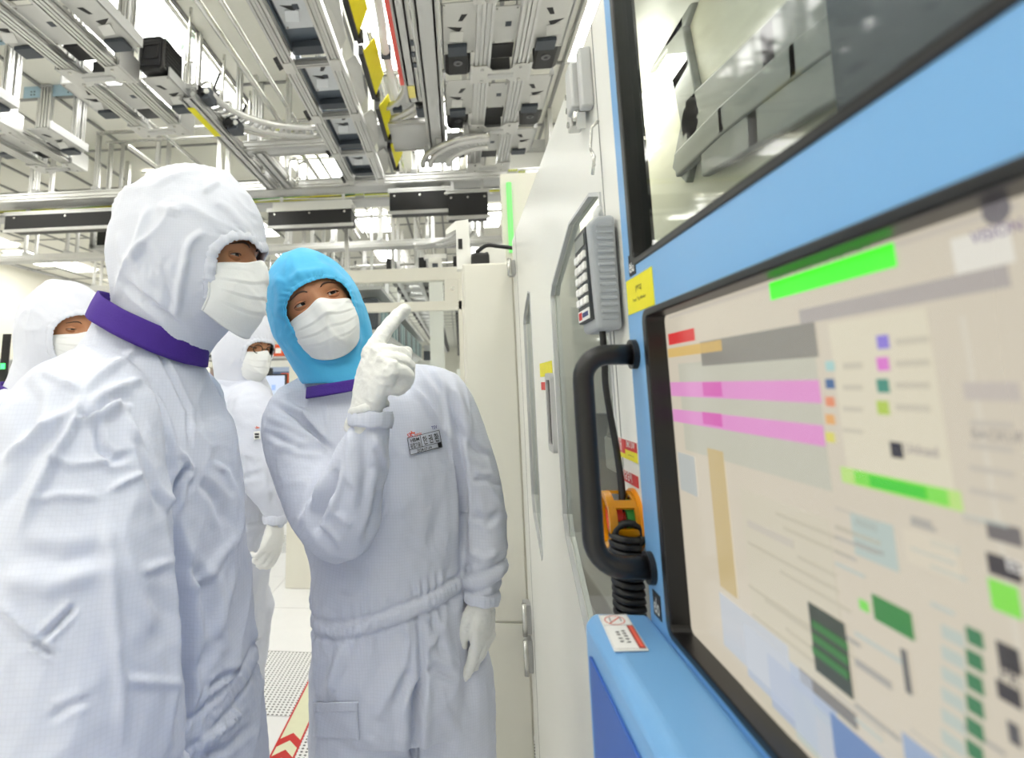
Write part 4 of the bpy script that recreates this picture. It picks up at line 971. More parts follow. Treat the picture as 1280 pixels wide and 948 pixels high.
def add_limb(mb, pts, rad, n=20, sub=5):
    """tapered limb with round ends"""
    D = [np.concatenate((p, [r])) for p, r in zip(pts, rad)]
    D = np.array(smooth_path([tuple(d) for d in D], sub)); P = [Vector(d[:3]) for d in D]; R = [d[3] for d in D]
    t0 = (P[0]-P[1]).normalized(); t1 = (P[-1]-P[-2]).normalized()
    pre = [(P[0]+t0*R[0]*math.sin(a), R[0]*math.cos(a)) for a in (1.45, 1.1, .75, .4)]
    post_ = [(P[-1]+t1*R[-1]*math.sin(a), R[-1]*math.cos(a)) for a in (.4, .75, 1.1, 1.45)]
    allp = pre+list(zip(P, R))+post_
    mb.tube([a for a, b in allp], [b for a, b in allp], n); return mb
def remesh(mb, voxel, smooth=6, fac=.5):
    me = bpy.data.meshes.new('tmp'); me.from_pydata(mb.v, [], mb.f); 
    bm = bmesh.new(); bm.from_mesh(me); bmesh.ops.recalc_face_normals(bm, faces=bm.faces); bm.to_mesh(me); bm.free()
    o = bpy.data.objects.new('tmp', me); COL.objects.link(o)
    r = o.modifiers.new('r', 'REMESH'); r.mode = 'VOXEL'; r.voxel_size = voxel
    if smooth:
        s_ = o.modifiers.new('s', 'SMOOTH'); s_.factor = fac; s_.iterations = smooth
    dg = bpy.context.evaluated_depsgraph_get(); m2 = bpy.data.meshes.new_from_object(o.evaluated_get(dg))
    V = np.empty(len(m2.vertices)*3); m2.vertices.foreach_get('co', V); V = V.reshape(-1, 3)
    Fq = [tuple(p.vertices) for p in m2.polygons]
    N = np.empty(len(m2.vertices)*3); m2.vertices.foreach_get('normal', N); N = N.reshape(-1, 3)
    bpy.data.objects.remove(o); bpy.data.meshes.remove(me); bpy.data.meshes.remove(m2)
    return V, Fq, N
def raw_obj(name, V, Fq, m, parent, smooth=True, solid=0, label=None):
    V = np.asarray(V); c = (V.min(0)+V.max(0))/2
    me = bpy.data.meshes.new(name); me.from_pydata([tuple(p) for p in V-c], [], Fq)
    me.materials.append(m)
    if smooth:
        for p in me.polygons: p.use_smooth = True
    o = bpy.data.objects.new(name, me); COL.objects.link(o); put(o, c, parent)
    if solid:
        q = o.modifiers.new('s', 'SOLIDIFY'); q.thickness = solid; q.offset = 0
    if label: o['label'] = label
    return o
def seg_dist(Q, a, b):
    a = np.array(a, float); b = np.array(b, float); d = b-a; t = np.clip(((Q-a)@d)/(d@d), 0, 1); r = Q-(a+t[:, None]*d)
    return np.hypot(r[:, 0], r[:, 1]), t, r@np.array((-d[1], d[0]))/np.linalg.norm(d)
def crease(V, N, lines, ok=None):
    """folds of the cloth: each line (polyline seen from the front, height in m, half width in px, kind)
    kind 'r' ridge / 'v' valley / 's' step (cloth lying over cloth on its left side)"""
    Q, dep = projn(V); view = V-CAMP; view /= np.linalg.norm(view, axis=1)[:, None]
    face = np.clip(-(N*view).sum(1)*2.5, 0, 1); D = np.zeros(len(V))
    for pts, amp, wd, kind in lines:
        best = np.full(len(V), 1e9); tt = np.zeros(len(V)); sg = np.zeros(len(V)); L = len(pts)-1
        for k in range(L):
            d, t, s_ = seg_dist(Q, pts[k], pts[k+1]); m = d < best
            best[m] = d[m]; tt[m] = (k+t[m])/L; sg[m] = s_[m]
        fade = np.clip(np.sin(np.clip(tt, .02, .98)*math.pi)*1.6, 0, 1)
        if kind == 'r': D += amp*fade*np.exp(-(best/wd)**2)
        elif kind == 'v': D -= amp*fade*(np.exp(-(best/wd)**2)-.45*np.exp(-((best-wd*1.8)/wd)**2))
        else: D += amp*fade*np.where(sg > 0, np.exp(-(best/(wd*2.5))**2), -np.exp(-(best/wd)**2)*.6)
    return D*face
def suit_material(name, rgb, grid=.0055, gstr=.10, rough=.75):
    m, nt, b = node_mat(name); L = nt.links
    tc = nt.nodes.new('ShaderNodeTexCoord'); sx = nt.nodes.new('ShaderNodeSeparateXYZ')
    wz = nt.nodes.new('ShaderNodeTexNoise'); wz.inputs['Scale'].default_value = 7
    ad = nt.nodes.new('ShaderNodeVectorMath'); ad.operation = 'MULTIPLY_ADD'; ad.inputs[1].default_value = (.02, .02, .02)
    L.new(tc.outputs['Object'], wz.inputs[0]); L.new(wz.outputs['Color'], ad.inputs[0]); L.new(tc.outputs['Object'], ad.inputs[2]); L.new(ad.outputs[0], sx.inputs[0])
    def line(src):
        q = nt.nodes.new('ShaderNodeMath'); q.operation = 'PINGPONG'; q.inputs[1].default_value = grid/2; L.new(src, q.inputs[0])
        r = nt.nodes.new('ShaderNodeMapRange'); r.inputs[1].default_value = 0; r.inputs[2].default_value = grid*.12; r.inputs[3].default_value = 1; r.inputs[4].default_value = 0; L.new(q.outputs[0], r.inputs[0]); return r.outputs[0]
    xy = nt.nodes.new('ShaderNodeMath'); xy.operation = 'MULTIPLY_ADD'; xy.inputs[1].default_value = .5; L.new(sx.outputs[1], xy.inputs[0]); L.new(sx.outputs[0], xy.inputs[2])
    mxx = nt.nodes.new('ShaderNodeMath'); mxx.operation = 'MAXIMUM'; L.new(line(xy.outputs[0]), mxx.inputs[0]); L.new(line(sx.outputs[2]), mxx.inputs[1])
    sc = nt.nodes.new('ShaderNodeMapRange'); sc.inputs[3].default_value = 1; sc.inputs[4].default_value = 1-gstr; L.new(mxx.outputs[0], sc.inputs[0])
    vm = nt.nodes.new('ShaderNodeVectorMath'); vm.operation = 'SCALE'; vm.inputs[0].default_value = lin(rgb)[:3]; L.new(sc.outputs[0], vm.inputs['Scale']); L.new(vm.outputs[0], b.inputs['Base Color'])
    b.inputs['Roughness'].default_value = rough; b.inputs['Sheen Weight'].default_value = .15; b.inputs['Specular IOR Level'].default_value = .25
    n2 = nt.nodes.new('ShaderNodeTexNoise'); n2.inputs['Scale'].default_value = 45; n2.inputs['Detail'].default_value = 5; L.new(tc.outputs['Object'], n2.inputs[0])
    bp = nt.nodes.new('ShaderNodeBump'); bp.inputs['Strength'].default_value = .25; bp.inputs['Distance'].default_value = .006; L.new(n2.outputs['Fac'], bp.inputs['Height']); L.new(bp.outputs[0], b.inputs['Normal'])
    return m
M_suit = suit_material('white_cleanroom_fabric', (218, 222, 236), .0055, .07)
M_hoodw = suit_material('white_hood_fabric', (224, 227, 238), .0045, .05)
M_hoodb = suit_material('blue_hood_fabric', (86, 190, 240), .004, .02, .6)
M_mask = mat('mask_nonwoven', (240, 241, 240), .85, 0, .02, 60, .08, 500)
M_glove = mat('latex_glove', (240, 240, 236), .5, 0, .02, 40, .10, 160, sss=.0)
M_purple = mat('purple_collar', (72, 40, 142), .8, 0, .08, 50, .15, 300)
M_skin = mat('skin', (194, 136, 98), .5, 0, .08, 60, .1, 350, sss=.15)
M_eye = mat('eye_white', (226, 220, 214), .2); M_iris = mat('dark_iris', (40, 26, 20), .15); M_hair = mat('eyebrow_hair', (84, 62, 50), .7)

class Head:
    """head frame: x = person's left, y = forward, z = up"""
    def __init__(s, C, f, u):
        s.C = np.array(C, float); s.f = nrm(f); u = np.array(u, float); s.u = nrm(u-s.f*np.dot(u, s.f)); s.l = np.cross(s.u, s.f)
        s.R = np.stack((s.l, s.f, s.u), 1)
    def w(s, P): return np.asarray(P) @ s.R.T+s.C
    def loc(s, P): return (np.asarray(P)-s.C) @ s.R
def face_y(x, z):
    """forward depth of the bare face at (x,z)"""
    x = np.asarray(x, float); z = np.asarray(z, float)
    wx = .077*np.where(z < 0, 1-.28*np.clip(-z/.118, 0, 1)**1.4, 1); rz = .118
    q = 1-(np.abs(x)/wx)**2.3-(np.abs(z)/rz)**2.6
    y = .094*np.sqrt(np.clip(q, 0, 1))
    ax = np.abs(x)
    y = y+.020*np.exp(-(x/.0105)**2)*np.exp(-((z+.022)/.024)**2)+.007*np.exp(-(x/.009)**2)*np.exp(-((z-.006)/.022)**2)
    y = y-.010*np.exp(-((ax-.031)/.016)**2-((z-.011)/.011)**2)+.004*np.exp(-((ax-.03)/.022)**2-((z-.031)/.008)**2)
    y = y+.003*np.exp(-((ax-.045)/.015)**2-((z+.02)/.018)**2)
    return y
def head_mesh(H, mb):
    n, m = 72, 56; rings = []
    for j in range(1, m):
        th = math.pi*j/m; z = .118*math.cos(th); row = []
        for i in range(n):
            a = 2*math.pi*i/n; s_ = math.sin(th)
            wx = .077*(1-.28*max(0, -z/.118)**1.4 if z < 0 else 1)
            x = wx*math.sin(a)*s_**.8; 
            y = face_y(x, z) if math.cos(a) > 0 else -.100*s_*abs(math.cos(a))**.9
            if math.cos(a) > 0: y = float(y)*min(1, math.cos(a)*6) if math.cos(a) < .16 else float(y)
            row.append((x, y, z))
        rings.append(row)
    o = len(mb.v); mb.loft([[tuple(p) for p in H.w(np.array(r))] for r in rings])
def eyes(H, parent, gaze=(0, 1, 0), openu=13, openl=10, sides=(-1, 1)):
    for s in sides:
        c = np.array((s*.031, .0715, .0115)); g = nrm(gaze); r = .0122
        mb = MB(); n, m = 20, 12
        mb.loft([[tuple(p) for p in H.w(c+np.array([(r*math.sin(t)*math.cos(q), r*math.cos(t), r*math.sin(t)*math.sin(q)) for q in [2*math.pi*k/n for k in range(n)]]))] for t in [math.pi*(j+.02)/m for j in range(m)]])
        # iris cap
        mb.k = 1; a = nrm(np.cross(g, (0, 0, 1))); b = np.cross(a, g)
        mb.loft([[tuple(p) for p in H.w(c+np.array([(g*math.cos(t)+(a*math.cos(q)+b*math.sin(q))*math.sin(t))*(r+.0003) for q in [2*math.pi*k/n for k in range(n)]]))] for t in (.01, .2, .4, .5)])
        mb.build('eye', [M_eye, M_iris], parent, smooth=True)
        R2 = .0140
        for nm, lo, hi, sg in (('upper_eyelid', openu, 80, 1), ('lower_eyelid', openl, 75, -1)):
            rows = []
            for j in range(9):
                row = []
                for i in range(25):
                    az = math.radians(-78+156*i/24); e0 = lo*max(0, math.cos(az*1.25))**.7-(0 if sg < 0 else 0)
                    el = math.radians(sg*(e0+(hi-e0)*j/8))
                    rr = R2 + (.0012 if j == 0 else (.0006 if j == 1 else 0)) - .0008*(j > 5)
                    row.append(c+np.array((rr*1.16*math.sin(az)*math.cos(el), rr*math.cos(az)*math.cos(el), rr*math.sin(el))))
                rows.append([tuple(p) for p in H.w(np.array(row))])
            q = MB(); q.loft(rows, cap=False, closed=False); ob = q.build(nm, M_skin, parent, smooth=True)
            sd = ob.modifiers.new('s', 'SOLIDIFY'); sd.thickness = .0012; sd.offset = -1
        # lash line and eyebrow
        q = MB(); q.tube([tuple(H.w(c+np.array((R2*1.18*math.sin(az)*math.cos(el), (R2+.0012)*math.cos(az)*math.cos(el), (R2+.001)*math.sin(el))))) for az, el in [(math.radians(-70+140*k/12), math.radians(openu*max(0, math.cos(math.radians(-70+140*k/12)*1.25))**.7)) for k in range(13)]], .0009, 6)
        q.build('eyelashes', M_hair, parent, smooth=True)
        q = MB(); P = []
        for k in range(9):
            x = .014+.036*k/8; z = .030+.006*math.sin(math.pi*(k/8)**.7)-.002*k/8; P.append((s*x, float(face_y(x, z))+.0012, z))
        q.tube([tuple(p) for p in H.w(np.array(P))], [.0010, .0016, .0019, .0019, .0018, .0016, .0014, .0011, .0006], 6)
        q.build('eyebrow', M_hair, parent, smooth=True)
def smin(a, b, k):
    h = np.clip(.5+.5*(b-a)/k, 0, 1); return b*(1-h)+a*h-k*h*(1-h)
def hood(H, parent, m, neck_w, rad=(.104, .124, .142), cen=(0, -.018, .008), neck_r=.088, open_=(30, 44, 58), wr=.006, seed=0., rim=.0075, rimlabel=None, sc=7., nfold=None, low=.30, extra=None, zmin=None, lines=None):
    """hood of cloth around the head with a face opening; neck_w = world point of neck base"""
    nl = H.loc(np.array(neck_w)); ra = np.array(rad); ce_ = np.array(cen)
    na = np.array((0, -.02, -.05))
    def sdf(P):
        q = (P-ce_)/ra; k0 = np.linalg.norm(q, axis=-1); k1 = np.linalg.norm(q/ra, axis=-1); e = k0*(k0-1)/np.maximum(k1, 1e-6)
        pa = P-na; ba = nl-na; h = np.clip((pa@ba)/(ba@ba), 0, 1.0); c = np.linalg.norm(pa-h[..., None]*ba, axis=-1)-(neck_r+.012*h)
        d = smin(e, c, .05)
        if extra:
            for xc, xr in extra: d = smin(d, np.linalg.norm(P-np.array(xc), axis=-1)-xr, .05)
        return d
    nphi, nal = (170, 130) if lines else (120, 84); V = []
    up_, sd_, dn_ = open_
    ts = np.linspace(.02, low, 120)
    rimd = []
    for j in range(nal):
        k = j/(nal-1)
        for i in range(nphi):
            ph = 2*math.pi*i/nphi; s_ = math.sin(ph)
            ao = sd_+((up_-sd_) if s_ > 0 else (dn_-sd_))*abs(s_)**1.6
            al = math.radians(ao+(179.5-ao)*k**.92); V.append((math.sin(al)*math.cos(ph), math.cos(al), math.sin(al)*s_))
    Dr = np.array(V); T = np.zeros(len(Dr))
    for t in ts:
        ins = sdf(Dr*t) < 0; T = np.where(ins, t, T)
    for _ in range(3): # soften stepping
        T2 = T.reshape(nal, nphi); T2 = (T2+np.roll(T2, 1, 1)+np.roll(T2, -1, 1)+np.vstack((T2[:1], T2[:-1]))+np.vstack((T2[1:], T2[-1:])))/5; T = T2.ravel()
    P = Dr*T[:, None]
    kk = np.repeat(np.arange(nal)/(nal-1), nphi)
    amp = wr*np.clip(kk*8, .15, 1)
    T = T+amp*folds(P, sc, seed)
    if nfold is not None: T = T+nfold(P, kk)
    # gathers next to the rim
    ph = np.tile(np.arange(nphi)/nphi*2*math.pi, nal); T = T+.0008*np.exp(-(kk/.05)**2)*np.sin(ph*29+2*np.sin(ph*5))
    P = Dr*T[:, None]; W = H.w(P)
    if lines:
        Nr = W-H.w(ce_); Nr /= np.linalg.norm(Nr, axis=1)[:, None]; W = W+Nr*crease(W, Nr, lines)[:, None]
    if zmin is not None: W[:, 2] = np.maximum(W[:, 2], zmin)
    Fq = [(j*nphi+i, j*nphi+(i+1) % nphi, (j+1)*nphi+(i+1) % nphi, (j+1)*nphi+i) for j in range(nal-1) for i in range(nphi)]
    ho_ = raw_obj('hood', W, Fq, m, parent, solid=.0016)
    if rim:
        ring = P[:nphi]; rb = MB(); rings = []
        for i in list(range(nphi)):
            p = ring[i]; tn = nrm(ring[(i+1) % nphi]-ring[i-1]); nr = nrm(p); b = np.cross(tn, nr)
            w_ = rim*(1+.10*math.sin(i*2.1)+.08*math.sin(i*3.7)); rings.append([tuple(H.w(p*1.0+b*math.cos(q)*w_*.95+nr*math.sin(q)*w_*.34)) for q in [2*math.pi*k/10 for k in range(10)]])
        rings.append(rings[0]); rb.loft(rings, cap=False); rb.build('hood_rim', m, ho_, smooth=True)
    return ho_
def mask(H, parent, top=.006, bot=-.118, w=.078, lift=.006, seed=0., tent=1., side_z=None, wr=.0016, loops=True):
    nx, nz = 61, 41; V = []
    for j in range(nz):
        v = j/(nz-1)
        for i in range(nx):
            u = -1+2*i/(nx-1)
            ztop = top+.010*math.exp(-(u/.22)**2)-.012*abs(u)**2; zbot = bot+.040*abs(u)**2.0
            z = ztop+(zbot-ztop)*v
            a = u*1.18                                  # wrap angle
            jaw = 1-.16*v**1.5
            x = w*jaw*math.sin(a)*.98/math.sin(1.18)*.93
            prof = .102+.012*math.sin(math.pi*min(1, v*1.05))*tent-.020*max(0, v-.72)**1.2*3.0
            y = prof*(math.cos(a)**.75 if math.cos(a) > 0 else 0)*1.0+lift*.4
            y = y*(.30+.70)+.013*math.exp(-(u/.16)**2)*math.exp(-((v-.12)/.22)**2)*tent + .004*math.exp(-(u/.3)**2)*math.sin(math.pi*v)
            y -= .004*(1-math.exp(-((abs(u)-.0)/.6)**2))*math.exp(-(v/.2)**2)
            # pleats
            for vp in (.30, .50, .70):
                t = (v-vp)*nz/41*18
                y += .0026*(1-abs(u)**3)*(math.exp(-max(0, -t)*1.2) if t < 0 else -.5*math.exp(-t*2.2))
            y += .0012*math.exp(-((v-.07)/.02)**2)
            V.append((x, y, z))
    V = np.array(V)
    V[:, 1] += wr*2.0*(folds(V, 16., seed)-.1)*np.clip(1-np.abs(V[:, 0])/w*.6, .2, 1)
    Fq = [(j*nx+i, j*nx+i+1, (j+1)*nx+i+1, (j+1)*nx+i) for j in range(nz-1) for i in range(nx-1)]
    mo_ = raw_obj('face_mask', H.w(V), Fq, M_mask, parent, solid=.0012)
    # bound edges
    for nm, idx in (('mask_edge', [j*nx for j in range(nz)]), ('mask_edge', [j*nx+nx-1 for j in range(nz)])):
        q = MB(); q.tube([tuple(p) for p in H.w(V[idx]+np.array((0, .0006, 0)))], .0022, 6); q.build(nm, M_mask, mo_, smooth=True)
    if loops:
        for s, i0 in ((-1, 0), (1, nx-1)):
            a, b = V[i0], V[(nz-1)*nx+i0]; q = MB()
            q.tube([tuple(p) for p in H.w(np.array(smooth_path([tuple(a), (s*.080, .01, a[2]), (s*.083, -.012, (a[2]+b[2])/2+.02), (s*.078, .005, b[2]+.02), tuple(b)], 4)))], .0015, 6); q.build('ear_loop', M_mask, mo_, smooth=True)
    return mo_
def collar(parent, c, ax, ay, h, lean, m, name='collar', flare=1.06, n=56):
    """band round the neck: ellipse half axes ax, ay (vectors), height vector h"""
    c = np.array(c, float); ax = np.array(ax, float); ay = np.array(ay, float); h = np.array(h, float); rings = []
    for j in range(7):
        k = j/6; s_ = flare+(1-flare)*k
        rings.append([tuple(c+h*(k-.5)+(ax*math.cos(q)+ay*math.sin(q))*s_*(1+.012*math.sin(q*5+k*3)+.008*math.sin(q*11))) for q in [2*math.pi*i/n for i in range(n)]])
    q = MB(); q.loft(rings, cap=False); o = q.build(name, m, parent, smooth=True)
    sd = o.modifiers.new('s', 'SOLIDIFY'); sd.thickness = .004; sd.offset = 0
    return o
def cuff(parent, c, d, r, w=.022, m=None, n=64, rb=None):
    """gathered elastic cuff ring about axis d"""
    d = nrm(d); a = nrm(np.cross(d, (.3, .8, .5))); b = np.cross(d, a); c = np.array(c, float); rings = []; rb = rb or r
    for j in range(9):
        k = j/8
        rings.append([tuple(c+d*(k-.5)*w*(1+.1*math.sin(q*7))+(a*r+b*0)*math.cos(q)*g+b*rb*math.sin(q)*g) for q, g in [(2*math.pi*i/n, 1+.05*math.sin(math.pi*k)+.028*math.sin(2*math.pi*i/n*17+math.sin(2*math.pi*i/n*3)*2)*(.4+.6*math.sin(math.pi*k))) for i in range(n)]])
    q = MB(); q.loft(rings); return q.build('cuff', m or M_suit, parent, smooth=True)
def glove(parent, W, d, n, fingers, thumb, scale=1., voxel=.0026, hand='R', base_dev=.25, rr=.0105, fist=False):
    """W wrist, d direction to knuckles, n back-of-hand normal; fingers = 4 lists of 3 bend angles (deg)"""
    d = nrm(d); n = nrm(np.array(n)-d*np.dot(n, d)); s = np.cross(n, d)*(1 if hand == 'R' else -1); W = np.array(W, float); S = scale
    def L(a, b, c): return W+(s*a+d*b+n*c)*S
    mb = MB()
    add_loft(mb, [(L(0, -.035, 0), s*.026*S, n*.019*S), (L(0, 0, 0), s*.027*S, n*.019*S), (L(.003, .03, .001), s*.036*S, n*.019*S), (L(.002, .062, .002), s*.041*S, n*.0165*S), (L(0, .086, .001), s*.040*S, n*.0135*S), (L(0, .094, 0), s*.036*S, n*.010*S)], 24, 2.4)
    base = [(.030, .090), (.0095, .094), (-.0115, .089), (-.031, .079)]; lens = [(.044, .027, .023), (.048, .030, .024), (.045, .028, .023), (.035, .022, .020)]
    for (bs, bd), ln, bends in zip(base, lens, fingers):
        p = L(bs, bd-.012, 0); pts = [p]; ang = 0; p = L(bs, bd, .001); pts.append(p)
        for l_, b_ in zip(ln, bends[:3]):
            ang += math.radians(b_); dr = d*math.cos(ang)-n*math.sin(ang)
            if len(bends) > 3: dr = nrm(dr+s*bends[3])
            p = p+dr*l_*S; pts.append(p)
        r0 = rr*S*(1 if bs > -.03 else .9)
        add_limb(mb, pts, [r0*1.1, r0*1.12, r0*1.06, r0*.98, r0*.86], 14, 4)
    if fist:
        add_limb(mb, [L(.012, .078, -.024), L(-.010, .076, -.025), L(-.028, .068, -.022)], [.017*S, .0165*S, .013*S], 14, 4)
    pts = [L(*t_) for t_ in thumb]; add_limb(mb, pts, [.016*S, .0145*S, .0125*S, .0105*S][:len(pts)], 14, 4)
    V, Fq, N = remesh(mb, voxel, 3)
    Q = (V-W) @ np.stack((s, d, n), 1)
    V = V+N*(.0022*(folds(V, 26., 3.)+.1)+.0010*(ridged(Q*np.array((40, 120, 60)))-.3))[:, None]
    return raw_obj('glove', V, Fq, M_glove, parent)
# ------------------------------------------------------------------ people
from mathutils.bvhtree import BVHTree
def rowsec(y, xl, xr, Y, dep, wax=(1, 0, 0), depax=(0, 1, 0), rise=0.):
    c = onY((xl+xr)/2, y, Y); hw = (onY(xr, y, Y)-onY(xl, y, Y))[0]/2
    a = np.array(wax, float)*hw+np.array((0, 0, rise*hw)); return (c, a, np.array(depax, float)*dep)
def suit(parent, mb, lines, amp=.010, s=7., seed=0., voxel=.0065, bands=(), smooth=8, mask_fn=None, name='coverall'):
    V, Fq, N = remesh(mb, voxel, smooth)
    D = amp*(folds(V, s, seed)) + amp*.22*(folds(V, s*3.2, seed+3))
    if mask_fn is not None: D = D*mask_fn(V)
    D = D+crease(V, N, lines)
    for c, nn, hw, up_ in bands:
        c = np.array(c); nn = nrm(nn); d = (V-c)@nn; q = np.arctan2(V[:, 1]-c[1], V[:, 0]-c[0])
        e = np.exp(-(d/hw)**4); D = D*(1-.6*e)+e*(up_+.0016*np.sin(q*75+4*np.sin(q*9)))
        D += -.005*np.exp(-((np.abs(d)-hw*1.35)/(hw*.35))**2)
        D += .003*np.sin(q*38+3*np.sin(q*7))*np.exp(-((np.abs(d)-hw*2.4)/(hw*1.2))**2)
    V = V+N*D[:, None]
    o = raw_obj(name, V, Fq, M_suit, parent)
    return o, BVHTree.FromPolygons([Vector(v) for v in V], Fq)
def cast(bv, x, y, off=.0015):
    r = Vector(ray(x, y)).normalized(); loc, nn, i, d = bv.ray_cast(Vector(CAMP), r)
    if loc is None: return None
    return np.array(loc-r*off)
def patch(bv, quad, parent, m, name, off=.003, n=16, solid=.002, label=None):
    Q = np.array(quad, float); V = []
    for j in range(n+1):
        for i in range(n+1):
            u, v = i/n, j/n; p = (Q[0]*(1-u)+Q[1]*u)*(1-v)+(Q[3]*(1-u)+Q[2]*u)*v; h = cast(bv, p[0], p[1], off)
            V.append(h if h is not None else (V[-1] if V else onY(p[0], p[1], 1.1)))
    Fq = [(j*(n+1)+i, j*(n+1)+i+1, (j+1)*(n+1)+i+1, (j+1)*(n+1)+i) for j in range(n) for i in range(n)]
    return raw_obj(name, V, Fq, m, parent, solid=solid, label=label)
def decal_text(bv, txt, p0, e1, hpx, parent, m, off=.0035, name='lettering', wfit=None):
    """lettering lying on the cloth; p0 = left end of the base line in px, e1 = direction of the line"""
    e1 = np.array(e1, float)/np.linalg.norm(e1); e2 = np.array((e1[1], -e1[0])); mb = MB()
    cu = []
    tmp = MB(); text_mesh(txt, 1., lambda u, v: (u, v, 0), tmp, 'LEFT'); A = np.array(tmp.v)
    if len(A) == 0: return
    sc = hpx/.72; sx = sc if wfit is None else wfit/(A[:, 0].max()-A[:, 0].min())
    V = []
    for u, v, _ in A:
        q = np.array(p0)+e1*u*sx+e2*v*sc; h = cast(bv, q[0], q[1], off); V.append(h if h is not None else V[-1])
    mb.add(V, tmp.f); return mb.build(name, m, parent)
def legs(mb, L, R, foot=(0, -1, 0), thick=1.):
    """L,R: lists of (centre, r); adds trousers and boots"""
    for leg in (L, R):
        add_limb(mb, [c for c, r in leg], [r for c, r in leg], 22, 4)
        c, r = leg[-1]; c = np.array(c); f = nrm(foot)
        add_loft(mb, [(c+np.array((0, 0, .0))-f*.05-np.array((0, 0, c[2]-.05)), np.cross(f, (0, 0, 1))*.045, np.array((0, 0, .045))), (c-np.array((0, 0, c[2]-.06))+f*.05, np.cross(f, (0, 0, 1))*.05, np.array((0, 0, .055))), (c-np.array((0, 0, c[2]-.04))+f*.2, np.cross(f, (0, 0, 1))*.045, np.array((0, 0, .036)))], 16)
def bust(H, parent, neck, hip, w=.13):
    mb = MB(); head_mesh(H, mb)
    n_ = np.array(neck); h = np.array(hip)
    a = H.w(np.array((0, -.02, -.06)))
    add_limb(mb, [a, n_], [.056, .06], 18, 4); add_loft(mb, [(n_+np.array((0, 0, .03)), (.055, 0, 0), (0, .055, 0)), (n_-np.array((0, 0, .06)), (w*.8, 0, 0), (0, .07, 0)), ((n_+h)/2, (w*.8, 0, 0), (0, .08, 0)), (h, (w*.75, 0, 0), (0, .08, 0))], 20)
    return mb.build('body', M_skin, parent, smooth=True)

# ================= man in the white hood with the purple collar (nearest)
P1 = thing('person', 'man in white hood, face mask and white coverall with a purple collar, standing side on', 'person', (-.5, .92, 0))
H1 = Head(onY(251, 334, .92), (.998, -.06, -.04), (.05, 0, 1))
nk1 = np.array((-.525, .92, 1.535))
bd1 = bust(H1, P1, nk1, (-.5, .92, 1.0), .1); eyes(H1, bd1, (-.1, 1, .1), 15, 8)
hood(H1, P1, M_hoodw, nk1+np.array((0, 0, -.04)), rad=(.116, .133, .147), cen=(0, -.022, .030), neck_r=.074, open_=(17, 52, 62), wr=.010, seed=1.3, rim=.010, sc=7., low=.32, lines=[([(188, 257), (176, 292), (163, 331)], .007, 5, 'r'), ([(252, 210), (258, 238), (288, 214)], .006, 4, 'r'), ([(187, 235), (220, 218), (252, 212)], .006, 6, 'r'), ([(236, 306), (226, 351), (219, 399)], .008, 5, 'r'), ([(254, 290), (240, 300), (230, 318)], .006, 5, 'r'), ([(196, 260), (210, 262), (226, 268)], .005, 5, 'r'), ([(147, 290), (151, 310), (155, 332)], .005, 5, 'r'), ([(151, 345), (175, 368), (199, 387), (234, 418)], .007, 5, 'v'), ([(200, 330), (210, 360), (215, 390)], .006, 7, 'v'), ([(175, 300), (190, 340), (200, 375)], .005, 8, 'v'), ([(265, 250), (285, 262), (310, 290)], .004, 5, 'r'), ([(300, 232), (318, 260), (325, 290)], .004, 5, 'r')])
mask(H1, P1, top=.0, bot=-.125, w=.086, lift=.008, seed=2., loops=False)
mb = MB()
add_loft(mb, [((-.532, .92, 1.545), (.076, 0, -.035), (0, .078, 0)), ((-.532, .92, 1.495), (.094, 0, -.035), (0, .096, 0)), ((-.535, .92, 1.42), (.122, 0, -.03), (0, .16, 0)), ((-.53, .92, 1.34), (.138, 0, 0), (0, .19, 0)), ((-.518, .92, 1.18), (.148, 0, 0), (0, .195, 0)), ((-.505, .92, .98), (.156, 0, 0), (0, .19, 0)), ((-.485, .92, .80), (.165, 0, 0), (0, .19, 0)), ((-.48, .92, .70), (.14, 0, 0), (0, .17, 0))], 36, 2.3)
add_limb(mb, [(-.555, .81, 1.42), (-.515, .74, 1.375), (-.475, .69, 1.24), (-.445, .665, 1.08), (-.40, .66, .93), (-.35, .675, .84)], [.080, .100, .108, .110, .088, .058], 30)
add_limb(mb, [(-.55, 1.03, 1.41), (-.56, 1.10, 1.36), (-.60, 1.13, 1.10), (-.58, 1.12, .90), (-.55, 1.10, .84)], [.08, .09, .08, .065, .05], 24)
legs(mb, [((-.48, .83, .80), .115), ((-.48, .83, .45), .09), ((-.48, .83, .10), .07)], [((-.48, 1.01, .80), .115), ((-.48, 1.01, .45), .09), ((-.48, 1.01, .10), .07)], (1, 0, 0))
